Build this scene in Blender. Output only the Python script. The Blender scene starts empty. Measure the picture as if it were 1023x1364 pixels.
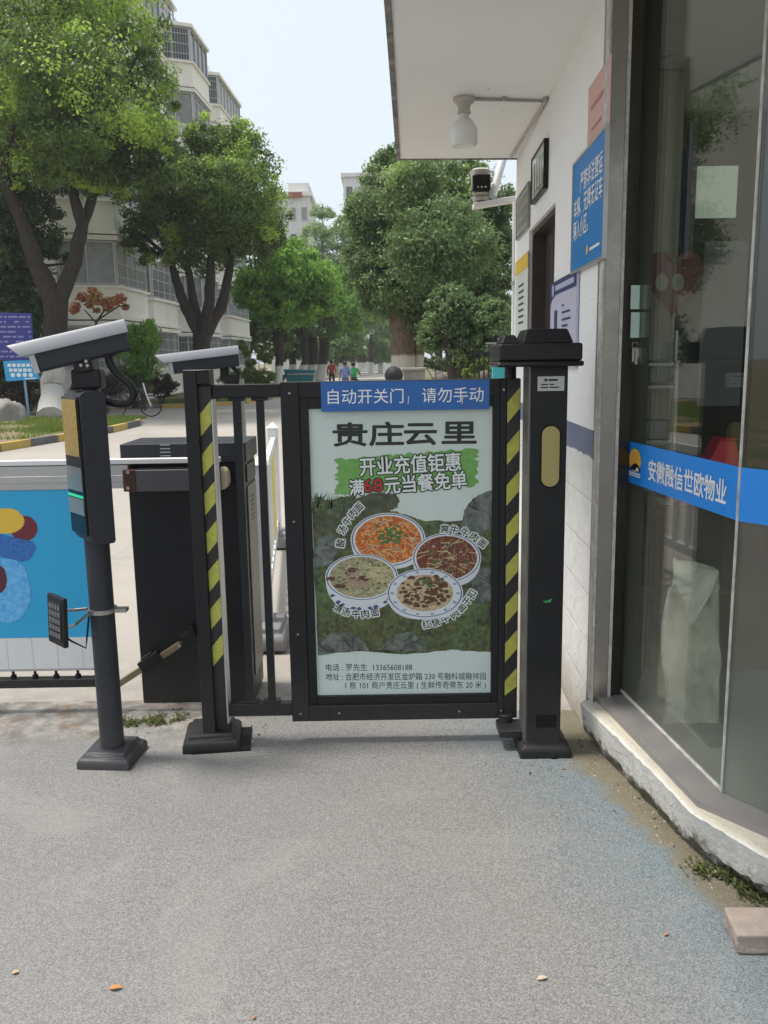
import bpy, bmesh, math, random
import numpy as np
from mathutils import Vector, Matrix, noise as mnoise
random.seed(7); np.random.seed(7)
S = bpy.context.scene
COL = S.collection
# ------------------------------------------------------------------ camera
F = 1130.0; PIT = math.atan(202/1130); ROL = .0163; CH = 1.58
_fw = np.array([0, math.cos(PIT), -math.sin(PIT)]); _u0 = np.array([0, math.sin(PIT), math.cos(PIT)]); _x0 = np.array([1., 0, 0])
_cu = _u0*math.cos(ROL)+_x0*math.sin(ROL); _cr = _x0*math.cos(ROL)-_u0*math.sin(ROL); _C = np.array([0, 0, CH])
cam = bpy.data.cameras.new('camera'); co = bpy.data.objects.new('camera', cam); COL.objects.link(co)
cam.sensor_fit = 'HORIZONTAL'; cam.sensor_width = 36; cam.lens = 36*F/1023; cam.clip_start = .05; cam.clip_end = 2000
co.matrix_world = Matrix(((_cr[0], _cu[0], -_fw[0], 0), (_cr[1], _cu[1], -_fw[1], 0), (_cr[2], _cu[2], -_fw[2], CH), (0, 0, 0, 1)))
S.camera = co
# ------------------------------------------------------------------ light
SUN_EL = math.radians(69); SUN_AZ = math.atan2(-1, .06)
sd = Vector((math.cos(SUN_EL)*math.sin(SUN_AZ), math.cos(SUN_EL)*math.cos(SUN_AZ), math.sin(SUN_EL)))
sun = bpy.data.lights.new('sun', 'SUN'); so = bpy.data.objects.new('sun', sun); COL.objects.link(so)
sun.energy = 3.3; sun.angle = math.radians(9); sun.color = (1, .95, .88)
so.rotation_euler = (-sd).to_track_quat('-Z', 'Y').to_euler(); so.location = (0, 0, 30)
W = bpy.data.worlds.new('World'); S.world = W; W.use_nodes = True
wn = W.node_tree.nodes; wl = W.node_tree.links
bg = wn['Background']
sky = wn.new('ShaderNodeTexSky'); sky.sky_type = 'NISHITA'; sky.sun_disc = False
sky.sun_elevation = SUN_EL; sky.sun_rotation = SUN_AZ; sky.air_density = 1.0; sky.dust_density = 6.0; sky.ozone_density = 1.0
hz = wn.new('ShaderNodeMix'); hz.data_type = 'RGBA'; hz.inputs[0].default_value = .62
wl.new(sky.outputs[0], hz.inputs[6]); hz.inputs[7].default_value = (7.9, 8.6, 9.1, 1)
wl.new(hz.outputs[2], bg.inputs[0]); bg.inputs[1].default_value = .125
S.view_settings.view_transform = 'Standard'; S.view_settings.look = 'None'; S.view_settings.exposure = .24; S.view_settings.gamma = 1
S.cycles.use_denoising = True
S.cycles.max_bounces = 8; S.cycles.transparent_max_bounces = 16; S.cycles.diffuse_bounces = 3

# ------------------------------------------------------------------ geometry helpers
def ray(u, v): return _fw+(u-511.5)/F*_cr-(v-682)/F*_cu
def G(u, v, z=0.):
    k = ray(u, v); return Vector(_C+k*((z-CH)/k[2]))
def P(u, v, Y):
    k = ray(u, v); return Vector(_C+k*(Y/k[1]))
def PL(u, v, p0, dr):
    n = np.array([dr[1], -dr[0], 0.]); k = ray(u, v); return Vector(_C+k*(n@(np.array([p0[0], p0[1], 0])-_C)/(n@k)))

ORG = {}
def tag(o, label=None, cat=None, group=None, kind=None):
    if label: o['label'] = label
    if cat: o['category'] = cat
    if group: o['group'] = group
    if kind: o['kind'] = kind
    return o
def thing(name, label, cat, loc=(0, 0, 0), group=None):
    o = bpy.data.objects.new(name, None); COL.objects.link(o); o.location = loc; o.empty_display_size = .1
    ORG[o.name] = Vector(loc)
    return tag(o, label, cat, group)
class MB:
    def __init__(s): s.v = []; s.f = []; s.m = []
    def add(s, vs, fs, mi=0):
        b = len(s.v); s.v += [Vector(x) for x in vs]
        for q in fs: s.f.append([b+i for i in q]); s.m.append(mi)
        return s
    def box(s, x0, x1, y0, y1, z0, z1, mi=0):
        x0, x1 = sorted((x0, x1)); y0, y1 = sorted((y0, y1)); z0, z1 = sorted((z0, z1))
        return s.add([(x, y, z) for z in (z0, z1) for x, y in ((x0, y0), (x1, y0), (x1, y1), (x0, y1))],
                     [(3, 2, 1, 0), (4, 5, 6, 7), (0, 1, 5, 4), (1, 2, 6, 5), (2, 3, 7, 6), (3, 0, 4, 7)], mi)
    def obox(s, c, hx, hy, hz, ax=(1, 0, 0), ay=(0, 1, 0), az=(0, 0, 1), mi=0):
        c = Vector(c); ax = Vector(ax).normalized()*hx; ay = Vector(ay).normalized()*hy; az = Vector(az).normalized()*hz
        return s.add([c+sx*ax+sy*ay+sz*az for sz in (-1, 1) for sx, sy in ((-1, -1), (1, -1), (1, 1), (-1, 1))],
                     [(3, 2, 1, 0), (4, 5, 6, 7), (0, 1, 5, 4), (1, 2, 6, 5), (2, 3, 7, 6), (3, 0, 4, 7)], mi)
    def poly(s, pts, mi=0): return s.add(pts, [list(range(len(pts)))], mi)
    def prism(s, pts, ext, mi=0, mi_side=None):
        n = len(pts); e = Vector(ext); a = [Vector(p) for p in pts]
        nr = Vector((0, 0, 0))
        for i in range(n): nr += a[i].cross(a[(i+1) % n])
        if nr.dot(e) < 0: a.reverse()
        b = len(s.v); s.v += a+[p+e for p in a]
        s.f.append([b+i for i in range(n)][::-1]); s.m.append(mi)
        s.f.append([b+n+i for i in range(n)]); s.m.append(mi)
        for i in range(n):
            j = (i+1) % n; s.f.append([b+i, b+j, b+n+j, b+n+i]); s.m.append(mi if mi_side is None else mi_side)
        return s
    def tube(s, pts, rad, n=10, mi=0, cap=True):
        pts = [Vector(p) for p in pts]
        if not hasattr(rad, '__len__'): rad = [rad]*len(pts)
        b = len(s.v); prev = None
        for i, p in enumerate(pts):
            t = (pts[min(i+1, len(pts)-1)]-pts[max(i-1, 0)]).normalized()
            if prev is None:
                a = t.orthogonal().normalized()
            else:
                a = (prev-t*prev.dot(t)).normalized()
            prev = a; c = t.cross(a)
            for k in range(n):
                w = 2*math.pi*k/n; s.v.append(p+(a*math.cos(w)+c*math.sin(w))*rad[i])
        for i in range(len(pts)-1):
            for k in range(n):
                k2 = (k+1) % n; s.f.append([b+i*n+k, b+i*n+k2, b+(i+1)*n+k2, b+(i+1)*n+k]); s.m.append(mi)
        if cap:
            s.f.append([b+k for k in range(n)][::-1]); s.m.append(mi)
            q = b+(len(pts)-1)*n; s.f.append([q+k for k in range(n)]); s.m.append(mi)
        return s
    def lathe(s, prof, c, n=20, mi=0):
        c = Vector(c); b = len(s.v)
        for r, z in prof:
            for k in range(n):
                w = 2*math.pi*k/n; s.v.append(c+Vector((r*math.cos(w), r*math.sin(w), z)))
        for i in range(len(prof)-1):
            for k in range(n):
                k2 = (k+1) % n; s.f.append([b+i*n+k, b+i*n+k2, b+(i+1)*n+k2, b+(i+1)*n+k]); s.m.append(mi)
        s.f.append([b+k for k in range(n)][::-1]); s.m.append(mi)
        q = b+(len(prof)-1)*n; s.f.append([q+k for k in range(n)]); s.m.append(mi)
        return s
    def text(s, body, org, ux, uy, size, mi=0, bold=0., width=None, align='LEFT', sx=1., lift=0.):
        vs, fs = text_geo(body, bold)
        org = Vector(org); ux = Vector(ux).normalized(); uy = Vector(uy).normalized(); n = ux.cross(uy)
        w = max(v[0] for v in vs); k = size*sx
        if width: k = width/w
        off = -w*k/2 if align == 'CENTER' else 0
        return s.add([org+ux*(v[0]*k+off)+uy*(v[1]*size)+n*lift for v in vs], fs, mi)
    def build(s, name, mats, parent=None, smooth=None, bevel=0., seg=2, origin=None):
        if not isinstance(mats, (list, tuple)): mats = [mats]
        me = bpy.data.meshes.new(name)
        if parent is not None: o0 = ORG[parent.name]
        elif origin is not None: o0 = Vector(origin)
        else: o0 = Vector((0, 0, 0))
        me.from_pydata([tuple(v-o0) for v in s.v], [], s.f)
        for m in mats: me.materials.append(m)
        me.polygons.foreach_set('material_index', s.m)
        if smooth is not None:
            me.polygons.foreach_set('use_smooth', [True]*len(s.f)); me.set_sharp_from_angle(angle=math.radians(smooth))
        me.update()
        o = bpy.data.objects.new(name, me); COL.objects.link(o)
        if parent is not None: o.parent = parent; ORG[o.name] = o0
        else: o.location = o0; ORG[o.name] = o0
        if bevel:
            b = o.modifiers.new('bevel', 'BEVEL'); b.width = bevel; b.segments = seg; b.limit_method = 'ANGLE'; b.angle_limit = math.radians(35)
            if smooth is None:
                me.polygons.foreach_set('use_smooth', [True]*len(s.f)); b.harden_normals = True
        return o
_tc = {}
def text_geo(body, bold):
    key = (body, bold)
    if key in _tc: return _tc[key]
    cu = bpy.data.curves.new('t', 'FONT'); cu.body = body; cu.size = 1; cu.offset = bold; cu.resolution_u = 3
    o = bpy.data.objects.new('t', cu); COL.objects.link(o)
    dg = bpy.context.evaluated_depsgraph_get(); me = bpy.data.meshes.new_from_object(o.evaluated_get(dg))
    vs = [tuple(v.co) for v in me.vertices]; fs = [list(p.vertices) for p in me.polygons]
    bpy.data.objects.remove(o); bpy.data.curves.remove(cu); bpy.data.meshes.remove(me)
    x0 = min(v[0] for v in vs); vs = [(v[0]-x0, v[1], 0) for v in vs]
    _tc[key] = (vs, fs); return vs, fs
def copy_tree(o, parent=None):
    c = o.copy(); COL.objects.link(c); c.parent = parent
    for ch in list(o.children): copy_tree(ch, c)
    return c
def arc(c, rx, rz, a0, a1, n, y):
    return [Vector((c[0]+rx*math.cos(a0+(a1-a0)*i/n), y, c[1]+rz*math.sin(a0+(a1-a0)*i/n))) for i in range(n+1)]

# ------------------------------------------------------------------ materials
def mat(name, col, rough=.6, metal=0., var=0., vscale=6., vcol=None, bump=0., bscale=60., spec=.5, coat=0., rvar=0., emit=None, estr=0.):
    m = bpy.data.materials.new(name); m.use_nodes = True; nt = m.node_tree; N = nt.nodes; L = nt.links
    b = N['Principled BSDF']; b.inputs['Base Color'].default_value = (*col, 1); b.inputs['Roughness'].default_value = rough
    b.inputs['Metallic'].default_value = metal; b.inputs['Specular IOR Level'].default_value = spec; b.inputs['Coat Weight'].default_value = coat
    tc = N.new('ShaderNodeTexCoord')
    if var or rvar:
        n = N.new('ShaderNodeTexNoise'); n.inputs['Scale'].default_value = vscale; n.inputs['Detail'].default_value = 8; n.inputs['Roughness'].default_value = .65
        L.new(tc.outputs['Object'], n.inputs['Vector'])
        r = N.new('ShaderNodeMapRange'); r.inputs['From Min'].default_value = .35; r.inputs['From Max'].default_value = .7
        L.new(n.outputs['Fac'], r.inputs['Value'])
        if var:
            x = N.new('ShaderNodeMix'); x.data_type = 'RGBA'; vc = vcol or tuple(c*(1-var) for c in col)
            x.inputs[6].default_value = (*col, 1); x.inputs[7].default_value = (*vc, 1)
            mu = N.new('ShaderNodeMath'); mu.operation = 'MULTIPLY'; mu.inputs[1].default_value = 1. if not vcol else var
            L.new(r.outputs[0], mu.inputs[0]); L.new(mu.outputs[0], x.inputs[0]); L.new(x.outputs[2], b.inputs['Base Color'])
        if rvar:
            q = N.new('ShaderNodeMapRange'); q.inputs['To Min'].default_value = max(.03, rough-rvar); q.inputs['To Max'].default_value = min(1, rough+rvar)
            L.new(n.outputs['Fac'], q.inputs['Value']); q.inputs['From Min'].default_value = .3; q.inputs['From Max'].default_value = .7
            L.new(q.outputs[0], b.inputs['Roughness'])
    if bump:
        n2 = N.new('ShaderNodeTexNoise'); n2.inputs['Scale'].default_value = bscale; n2.inputs['Detail'].default_value = 6
        L.new(tc.outputs['Object'], n2.inputs['Vector'])
        bp = N.new('ShaderNodeBump'); bp.inputs['Strength'].default_value = bump; bp.inputs['Distance'].default_value = .01
        L.new(n2.outputs['Fac'], bp.inputs['Height']); L.new(bp.outputs[0], b.inputs['Normal'])
    if emit: b.inputs['Emission Color'].default_value = (*emit, 1); b.inputs['Emission Strength'].default_value = estr
    return m
class NT:
    """small node-graph writer"""
    def __init__(s, name):
        s.m = bpy.data.materials.new(name); s.m.use_nodes = True; s.N = s.m.node_tree.nodes; s.L = s.m.node_tree.links; s.b = s.N['Principled BSDF']
        s.tc = s.N.new('ShaderNodeTexCoord'); s.geo = s.N.new('ShaderNodeNewGeometry')
    def link(s, a, b): s.L.new(a, b)
    def val(s, sock, x):
        if hasattr(x, 'links'): s.L.new(x, sock)
        elif hasattr(x, '__len__') and len(x) == 3 and len(sock.default_value) == 4: sock.default_value = (*x, 1)
        else: sock.default_value = x
    def noise(s, scale, detail=6, rough=.6, vec=None, out='Fac', dist=0.):
        n = s.N.new('ShaderNodeTexNoise'); n.inputs['Scale'].default_value = scale; n.inputs['Detail'].default_value = detail; n.inputs['Roughness'].default_value = rough; n.inputs['Distortion'].default_value = dist
        s.L.new(vec or s.tc.outputs['Object'], n.inputs['Vector']); return n.outputs[out]
    def voro(s, scale, out='Distance', feature='F1', vec=None):
        n = s.N.new('ShaderNodeTexVoronoi'); n.inputs['Scale'].default_value = scale; n.feature = feature
        s.L.new(vec or s.tc.outputs['Object'], n.inputs['Vector']); return n.outputs[out]
    def math(s, op, a, b=0., clamp=False):
        n = s.N.new('ShaderNodeMath'); n.operation = op; n.use_clamp = clamp; s.val(n.inputs[0], a); s.val(n.inputs[1], b); return n.outputs[0]
    def ramp(s, x, a, b, c=0., d=1.):
        n = s.N.new('ShaderNodeMapRange'); s.val(n.inputs[0], x); n.inputs[1].default_value = a; n.inputs[2].default_value = b; n.inputs[3].default_value = c; n.inputs[4].default_value = d; return n.outputs[0]
    def mix(s, f, a, b):
        n = s.N.new('ShaderNodeMix'); n.data_type = 'RGBA'; s.val(n.inputs[0], f); s.val(n.inputs[6], a); s.val(n.inputs[7], b); return n.outputs[2]
    def xyz(s, src='Object'):
        n = s.N.new('ShaderNodeSeparateXYZ'); s.L.new(s.tc.outputs[src] if src != 'Position' else s.geo.outputs['Position'], n.inputs[0]); return n.outputs
    def bump(s, h, strength=.3, dist=.01):
        n = s.N.new('ShaderNodeBump'); n.inputs['Strength'].default_value = strength; n.inputs['Distance'].default_value = dist; s.val(n.inputs['Height'], h); s.L.new(n.outputs[0], s.b.inputs['Normal'])
    def set(s, **k):
        for a, x in k.items(): s.val(s.b.inputs[a.replace('_', ' ')], x)
        return s.m

M = {}
M['dark'] = None
M['pole'] = mat('slate_paint', (.024, .026, .034), .45, var=.3, vscale=7, rvar=.1, vcol=(.045, .046, .052), bump=.05, bscale=150, spec=.4)
M['black'] = mat('black_plastic', (.007, .007, .0085), .45, var=.3, vscale=12, vcol=(.016, .016, .016), rvar=.12, spec=.35)
M['gloss'] = mat('gloss_black', (.006, .0065, .008), .14, rvar=.06, vscale=5, spec=.3)
M['hood'] = mat('pale_grey_shell', (.29, .30, .325), .42, var=.4, vscale=14, vcol=(.23, .235, .245), rvar=.1)
M['steel'] = mat('brushed_steel', (.30, .28, .26), .32, .85, var=.4, vscale=5, vcol=(.20, .18, .16), rvar=.12)
M['alu'] = mat('aluminium', (.46, .46, .47), .38, .6, var=.3, vscale=8, vcol=(.34, .34, .34), rvar=.1)
M['whitepvc'] = mat('white_plastic', (.72, .72, .72), .45, var=.4, vscale=5, vcol=(.6, .59, .56))
M['gold'] = mat('gold_panel', (.62, .42, .12), .35, .55, var=.75, vscale=90, vcol=(.13, .08, .02), rvar=.15)
M['amber'] = mat('amber_lens', (.38, .32, .12), .38, var=.35, vscale=10, vcol=(.32, .25, .08))
M['rust'] = mat('rust', (.085, .03, .018), .8, var=.8, vscale=40, vcol=(.02, .012, .01), bump=.2)
M['beige'] = mat('beige_plastic', (.58, .5, .36), .45, var=.4, vscale=14, vcol=(.42, .35, .22))
M['yellow'] = mat('stripe_yellow', (.50, .50, .075), .55, var=.8, vscale=34, vcol=(.33, .33, .08), bump=.05)
M['stripeblack'] = mat('stripe_black', (.012, .012, .012), .5, var=.5, vscale=30, vcol=(.03, .03, .028))
M['signblue'] = mat('sign_blue', (.03, .13, .38), .4, var=.3, vscale=4, vcol=(.04, .16, .42))
M['bandblue'] = mat('band_blue', (.015, .25, .78), .4, rvar=.1)
M['white'] = mat('print_white', (.82, .82, .82), .5)
M['paper'] = mat('paper', (.72, .70, .66), .7, var=.3, vscale=3, vcol=(.6, .6, .56))
M['rubber'] = mat('rubber', (.011, .011, .011), .6, var=.6, vscale=20, vcol=(.032, .03, .028), bump=.1, spec=.4)
M['red'] = mat('red_plastic', (.85, .03, .09), .5)
M['bolt'] = mat('bolt_metal', (.4, .38, .36), .35, .9)
M['greenlight'] = mat('green_led', (.02, .5, .25), .4, emit=(.05, .9, .5), estr=.2)

def paint(name, c, dust, spec=.35, rough=.45):
    g = NT(name); z = g.xyz('Position')[2]; n = g.noise(7, 7, .7); n2 = g.noise(60, 5, .7); n3 = g.noise(26, 6, .75, dist=2.)
    k = g.mix(g.ramp(n, .4, .75, 0, .5), c, tuple(q*1.9 for q in c)); f = g.ramp(g.math('ADD', z, g.math('MULTIPLY', g.math('SUBTRACT', n2, .5), .5)), -.1, .38, .55, 0)
    k = g.mix(f, k, dust); k = g.mix(g.ramp(n3, .70, .74, 0, .45), k, tuple(min(1, q*1.4) for q in dust)); k = g.mix(g.ramp(n2, .66, .74, 0, .3), k, dust)
    g.b.inputs['Specular IOR Level'].default_value = spec; g.bump(g.noise(170, 3), .05, .004)
    return g.set(Base_Color=k, Roughness=g.ramp(n, .3, .7, rough-.1, rough+.14))
M['dark'] = paint('charcoal_paint', (.0075, .008, .010), (.075, .068, .06)); M['pole'] = paint('slate_paint', (.024, .026, .034), (.10, .095, .09))
# ------------------------------------------------------------------ ground
A_ = Vector((.972, 3.394)); B_ = Vector((1.066, 2.505))
g = NT('asphalt')
x, y, z = g.xyz('Position')
sp1 = g.noise(380, 2, .6); sp2 = g.noise(210, 3, .7); v1 = g.voro(290, 'Color')
sep = g.N.new('ShaderNodeSeparateColor'); g.L.new(v1, sep.inputs[0])
spk = g.math('ADD', g.math('MULTIPLY', sp2, .55), g.math('MULTIPLY', sep.outputs[0], .45))
base = g.mix(g.ramp(spk, .25, .75), (.075, .075, .075), (.335, .33, .318)); lo = g.noise(38, 5, .75); base = g.mix(g.ramp(lo, .3, .7, .0, .4), base, (.165, .16, .155))
base = g.mix(g.ramp(sp1, .66, .74, 0, .45), base, (.52, .51, .49)); wear = g.noise(.9, 6, .6, dist=1.2); base = g.mix(g.ramp(wear, .52, .62, 0, .3), base, (.31, .30, .28))
big = g.noise(1.3, 5, .6); base = g.mix(g.ramp(big, .35, .7, 0, .35), base, (.235, .228, .215))
big2 = g.noise(.7, 4, .55, dist=.5); base = g.mix(g.ramp(big2, .5, .7, 0, .35), base, (.15, .15, .155))
# distance from the booth kerb (line through (.82,3.36) - (1.09,2.27))
dl = g.math('ADD', g.math('MULTIPLY', x, -.9707), g.math('MULTIPLY', y, -.2404))
dl = g.math('ADD', dl, .9707*.82+.2404*3.36)
wob = g.math('MULTIPLY', g.math('SUBTRACT', g.noise(5, 6, .65), .5), .3)
wob2 = g.math('MULTIPLY', g.math('SUBTRACT', g.noise(3.2, 6, .7), .5), .4)
blue = g.ramp(g.math('ADD', dl, wob2), .14, .62, 1, 0)
blue = g.math('MULTIPLY', blue, g.ramp(g.noise(11, 6, .72), .32, .6, .4, .95))
base = g.mix(blue, base, g.mix(g.ramp(spk, .3, .7), (.075, .115, .135), (.20, .255, .28)))
dirt = g.math('ADD', dl, wob)
dcol = g.mix(g.noise(24, 6, .7), (.23, .19, .13), (.10, .095, .055))
dcol = g.mix(g.ramp(g.noise(110, 3), .58, .7), dcol, (.36, .31, .24))
base = g.mix(g.ramp(dirt, .10, .16, .92, 0), base, dcol)
# worn concrete patch beside the left posts
py = g.math('ADD', y, g.math('MULTIPLY', g.math('SUBTRACT', g.noise(3.5, 6, .65), .5), .7))
lf = g.math('MULTIPLY', g.ramp(py, 3.34, 3.5), g.ramp(g.math('ADD', x, g.math('MULTIPLY', wob2, .8)), -.56, -.72))
ccol = g.mix(g.ramp(g.noise(9, 6, .7), .38, .6), (.13, .12, .105), (.32, .305, .28))
ccol = g.mix(g.ramp(g.noise(6, 6, .7, dist=1.), .52, .62), ccol, (.18, .125, .085))
base = g.mix(g.math('MULTIPLY', lf, .9), base, ccol)
g.bump(g.math('ADD', spk, g.math('MULTIPLY', sp1, .4)), .4, .005)
M['asphalt'] = g.set(Base_Color=base, Roughness=.85)
mb = MB(); mb.poly([(-9, -6, 0), (5, -6, 0), (5, 3.62, 0), (.9, 3.64, 0), (-.3, 3.66, 0), (-.65, 3.83, 0), (-9, 3.9, 0)])
tag(mb.build('pavement', M['asphalt']), kind='structure')
g = NT('concrete_road')
n1 = g.noise(.35, 6, .6); n2 = g.noise(3, 6, .65); n3 = g.noise(140, 3, .7)
base = g.mix(g.ramp(n1, .35, .68), (.39, .36, .32), (.29, .268, .242)); base = g.mix(g.ramp(n2, .4, .7, 0, .4), base, (.40, .35, .29)); base = g.mix(g.ramp(n3, .4, .7, 0, .25), base, (.2, .19, .18))
vor = g.voro(.22, 'Distance', 'DISTANCE_TO_EDGE'); base = g.mix(g.ramp(vor, 0, .004, .3, 0), base, (.2, .18, .16))
x, y, z = g.xyz('Position')
near = g.math('MULTIPLY', g.ramp(y, 3.7, 4.8, 1, 0), g.ramp(g.noise(7, 6, .7), .4, .6)); base = g.mix(near, base, (.26, .24, .215))
g.bump(n3, .25, .005)
M['road'] = g.set(Base_Color=base, Roughness=.85)
mb = MB(); mb.poly([(-60, 3.4, -.02), (.84, 3.4, -.02), (.95, 6.2, -.02), (1.6, 14, -.02), (6, 14, -.02), (20, 200, -.02), (-60, 200, -.02)])
tag(mb.build('road', M['road']), kind='structure')
M['grass'] = None
g = NT('lawn_soil'); n1 = g.noise(.9, 6, .65); n2 = g.noise(22, 5, .7)
base = g.mix(g.ramp(n1, .45, .6), (.20, .15, .09), (.06, .10, .025)); base = g.mix(g.ramp(n2, .4, .7, 0, .5), base, (.27, .21, .12))
M['lawn'] = g.set(Base_Color=base, Roughness=.95)
mb = MB(); mb.box(-300, 300, -120, 900, -3.2, -.04)
tag(mb.build('ground', M['lawn']), kind='structure')
# kerbed planting beds
kn1 = [(-7.33, 8), (-7.3, 16.2), (-6.7, 19.0), (-6.45, 20.4), (-6.4, 22.5), (-6.8, 24.0), (-8.2, 25.0), (-14, 25.8), (-26, 26)]
kn2 = [(-26, 31.5), (-9, 31.2), (-7.2, 31.3), (-5.6, 32.6), (-4.9, 36), (-4.7, 45), (-4.9, 70), (-4.0, 110), (-2, 160)]
kn3 = [(1.9, 15), (.6, 16), (-.1, 19), (-.15, 30), (.3, 45), (.8, 70), (3, 110), (8, 160)]
M['kerbyellow'] = mat('kerb_yellow', (.48, .33, .06), .8, var=.7, vscale=5, vcol=(.30, .23, .10), bump=.1)
M['kerbblack'] = mat('kerb_black', (.085, .08, .085), .85, var=.7, vscale=5, vcol=(.17, .16, .15), bump=.1)
def kerb(pts, name, w=.14, h=.15, z0=-.02, L=1.0):
    m = MB(); d = 0; k = 0
    P2 = [Vector((*p, 0)) for p in pts]
    for a, b in zip(P2[:-1], P2[1:]):
        n = max(1, round((b-a).length/L)); t = (b-a).normalized(); s = Vector((-t.y, t.x, 0))
        for i in range(n):
            p = a.lerp(b, i/n); q = a.lerp(b, (i+1)/n)-t*.012
            m.prism([p+Vector((0, 0, z0)), q+Vector((0, 0, z0)), q+s*w+Vector((0, 0, z0)), p+s*w+Vector((0, 0, z0))], (0, 0, h), mi=k % 2); k += 1
    return tag(m.build(name, [M['kerbyellow'], M['kerbblack']]), kind='structure')
kerb(kn1, 'kerb')
kerb(kn2, 'kerb'); kerb(kn3[::-1], 'kerb')
mb = MB()
mb.poly([(*p, .09) for p in kn1[::-1]]+[(-26, 8, .09)][::-1])
tag(mb.build('lawn', M['lawn']), kind='structure')
mb = MB(); mb.poly([(*p, .09) for p in kn2][::-1]+[(-60, 31.5, .09), (-60, 160, .09)]); tag(mb.build('lawn', M['lawn']), kind='structure')
mb = MB(); mb.poly([(*p, .09) for p in kn3]+[(60, 160, .09), (60, 15, .09)]); tag(mb.build('verge', M['lawn']), kind='structure')

# ------------------------------------------------------------------ foliage
def leafmat(name, dark, mid, young, gloss=.35, trans=.35, yt=.5):
    g = NT(name); N = g.N; L = g.L
    at = N.new('ShaderNodeAttribute'); at.attribute_name = 'flush'
    r = g.geo.outputs['Random Per Island']
    c = g.mix(r, dark, mid); c = g.mix(at.outputs['Fac'], c, young)
    g.set(Base_Color=c, Roughness=gloss); g.b.inputs['Specular IOR Level'].default_value = .4
    tr = N.new('ShaderNodeBsdfTranslucent'); c2 = g.mix(yt, c, young); L.new(c2, tr.inputs[0])
    mx = N.new('ShaderNodeMixShader'); mx.inputs[0].default_value = trans
    L.new(g.b.outputs[0], mx.inputs[1]); L.new(tr.outputs[0], mx.inputs[2]); L.new(mx.outputs[0], N['Material Output'].inputs[0])
    return g.m
M['leaf_camphor'] = leafmat('camphor_leaf', (.028, .064, .018), (.11, .19, .05), (.50, .68, .12), .45, .45, .25)
M['leaf_dark'] = leafmat('dark_leaf', (.028, .056, .022), (.085, .130, .048), (.19, .28, .075), .5, .35)
M['leaf_weed'] = leafmat('weed_leaf', (.05, .075, .02), (.12, .15, .045), (.20, .21, .08), .6, .3)
M['leaf_mid'] = leafmat('grey_green_leaf', (.044, .090, .040), (.165, .245, .105), (.38, .52, .18), .42, .45)
M['leaf_bright'] = leafmat('bright_leaf', (.06, .16, .024), (.17, .36, .055), (.36, .58, .10), .5, .55)
M['leaf_pale'] = leafmat('pale_leaf', (.13, .21, .09), (.22, .34, .15), (.33, .46, .20), .6, .5)
M['leaf_far'] = leafmat('far_leaf', (.07, .13, .05), (.13, .22, .08), (.22, .34, .11), .6, .4)
M['leaf_red'] = leafmat('maple_leaf', (.22, .06, .03), (.42, .14, .07), (.40, .24, .08), .5, .4)
M['leaf_purple'] = leafmat('purple_leaf', (.03, .02, .018), (.075, .035, .035), (.10, .075, .03), .5, .25)
M['leaf_hedge'] = leafmat('hedge_leaf', (.045, .09, .018), (.11, .18, .03), (.26, .33, .06), .5, .4)
def leaf_cloud(name, mt, lumps, n, size, seed, parent, sub=None, up=.35, flush=lambda p, c: 0., asp=.5, shell=.55):
    """lumps: (centre, radius xyz). leaves gathered in twig clumps spread through each lump"""
    rs = np.random.RandomState(seed)
    C = np.array([l[0] for l in lumps], float); R = np.array([l[1] for l in lumps], float)
    vol = (R.prod(1))**.75; pk = vol/vol.sum()
    nc = max(8, sub or n//75)
    li = rs.choice(len(lumps), nc, p=pk)
    dv = rs.normal(size=(nc, 3)); dv /= np.linalg.norm(dv, axis=1)[:, None]
    rad = shell+(1-shell)*rs.rand(nc)**.6
    inner = rs.rand(nc) < .2; rad[inner] *= rs.rand(inner.sum())
    cc = C[li]+dv*R[li]*rad[:, None]
    cr = (.12+.26*rs.rand(nc)**1.5)*R[li].mean(1)+size*.6
    fl = np.array([flush(cc[i], rs) for i in range(nc)])
    ci = rs.randint(0, nc, n)
    d2 = rs.normal(size=(n, 3)); d2 /= np.linalg.norm(d2, axis=1)[:, None]
    p = cc[ci]+d2*(cr[ci]*rs.rand(n)**.5)[:, None]*np.array([1.15, 1.15, .8])
    nr = d2*.7+dv[ci]*.2+rs.normal(size=(n, 3))*.6+np.array([0, 0, up]); nr /= np.linalg.norm(nr, axis=1)[:, None]
    t = rs.normal(size=(n, 3)); t[:, 2] -= .5; t -= nr*(t*nr).sum(1)[:, None]; t /= np.linalg.norm(t, axis=1)[:, None]
    s = np.cross(nr, t); l = size*(.65+.7*rs.rand(n))[:, None]
    V = np.stack([p-t*l*.5, p+s*l*asp*.5+nr*l*.08, p+t*l*.5, p-s*l*asp*.5+nr*l*.08], 1).reshape(-1, 3)-np.array(ORG[parent.name])
    me = bpy.data.meshes.new(name); me.vertices.add(4*n); me.vertices.foreach_set('co', V.ravel())
    me.loops.add(4*n); me.loops.foreach_set('vertex_index', np.arange(4*n, dtype=np.int32)); me.polygons.add(n)
    me.polygons.foreach_set('loop_start', np.arange(0, 4*n, 4, dtype=np.int32)); me.update(calc_edges=True)
    a = me.attributes.new('flush', 'FLOAT', 'FACE'); a.data.foreach_set('value', np.clip(fl[ci]+rs.normal(size=n)*.06, 0, 1).astype(np.float32))
    me.materials.append(mt); o = bpy.data.objects.new(name, me); COL.objects.link(o); o.parent = parent; ORG[o.name] = ORG[parent.name]
    return o
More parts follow.
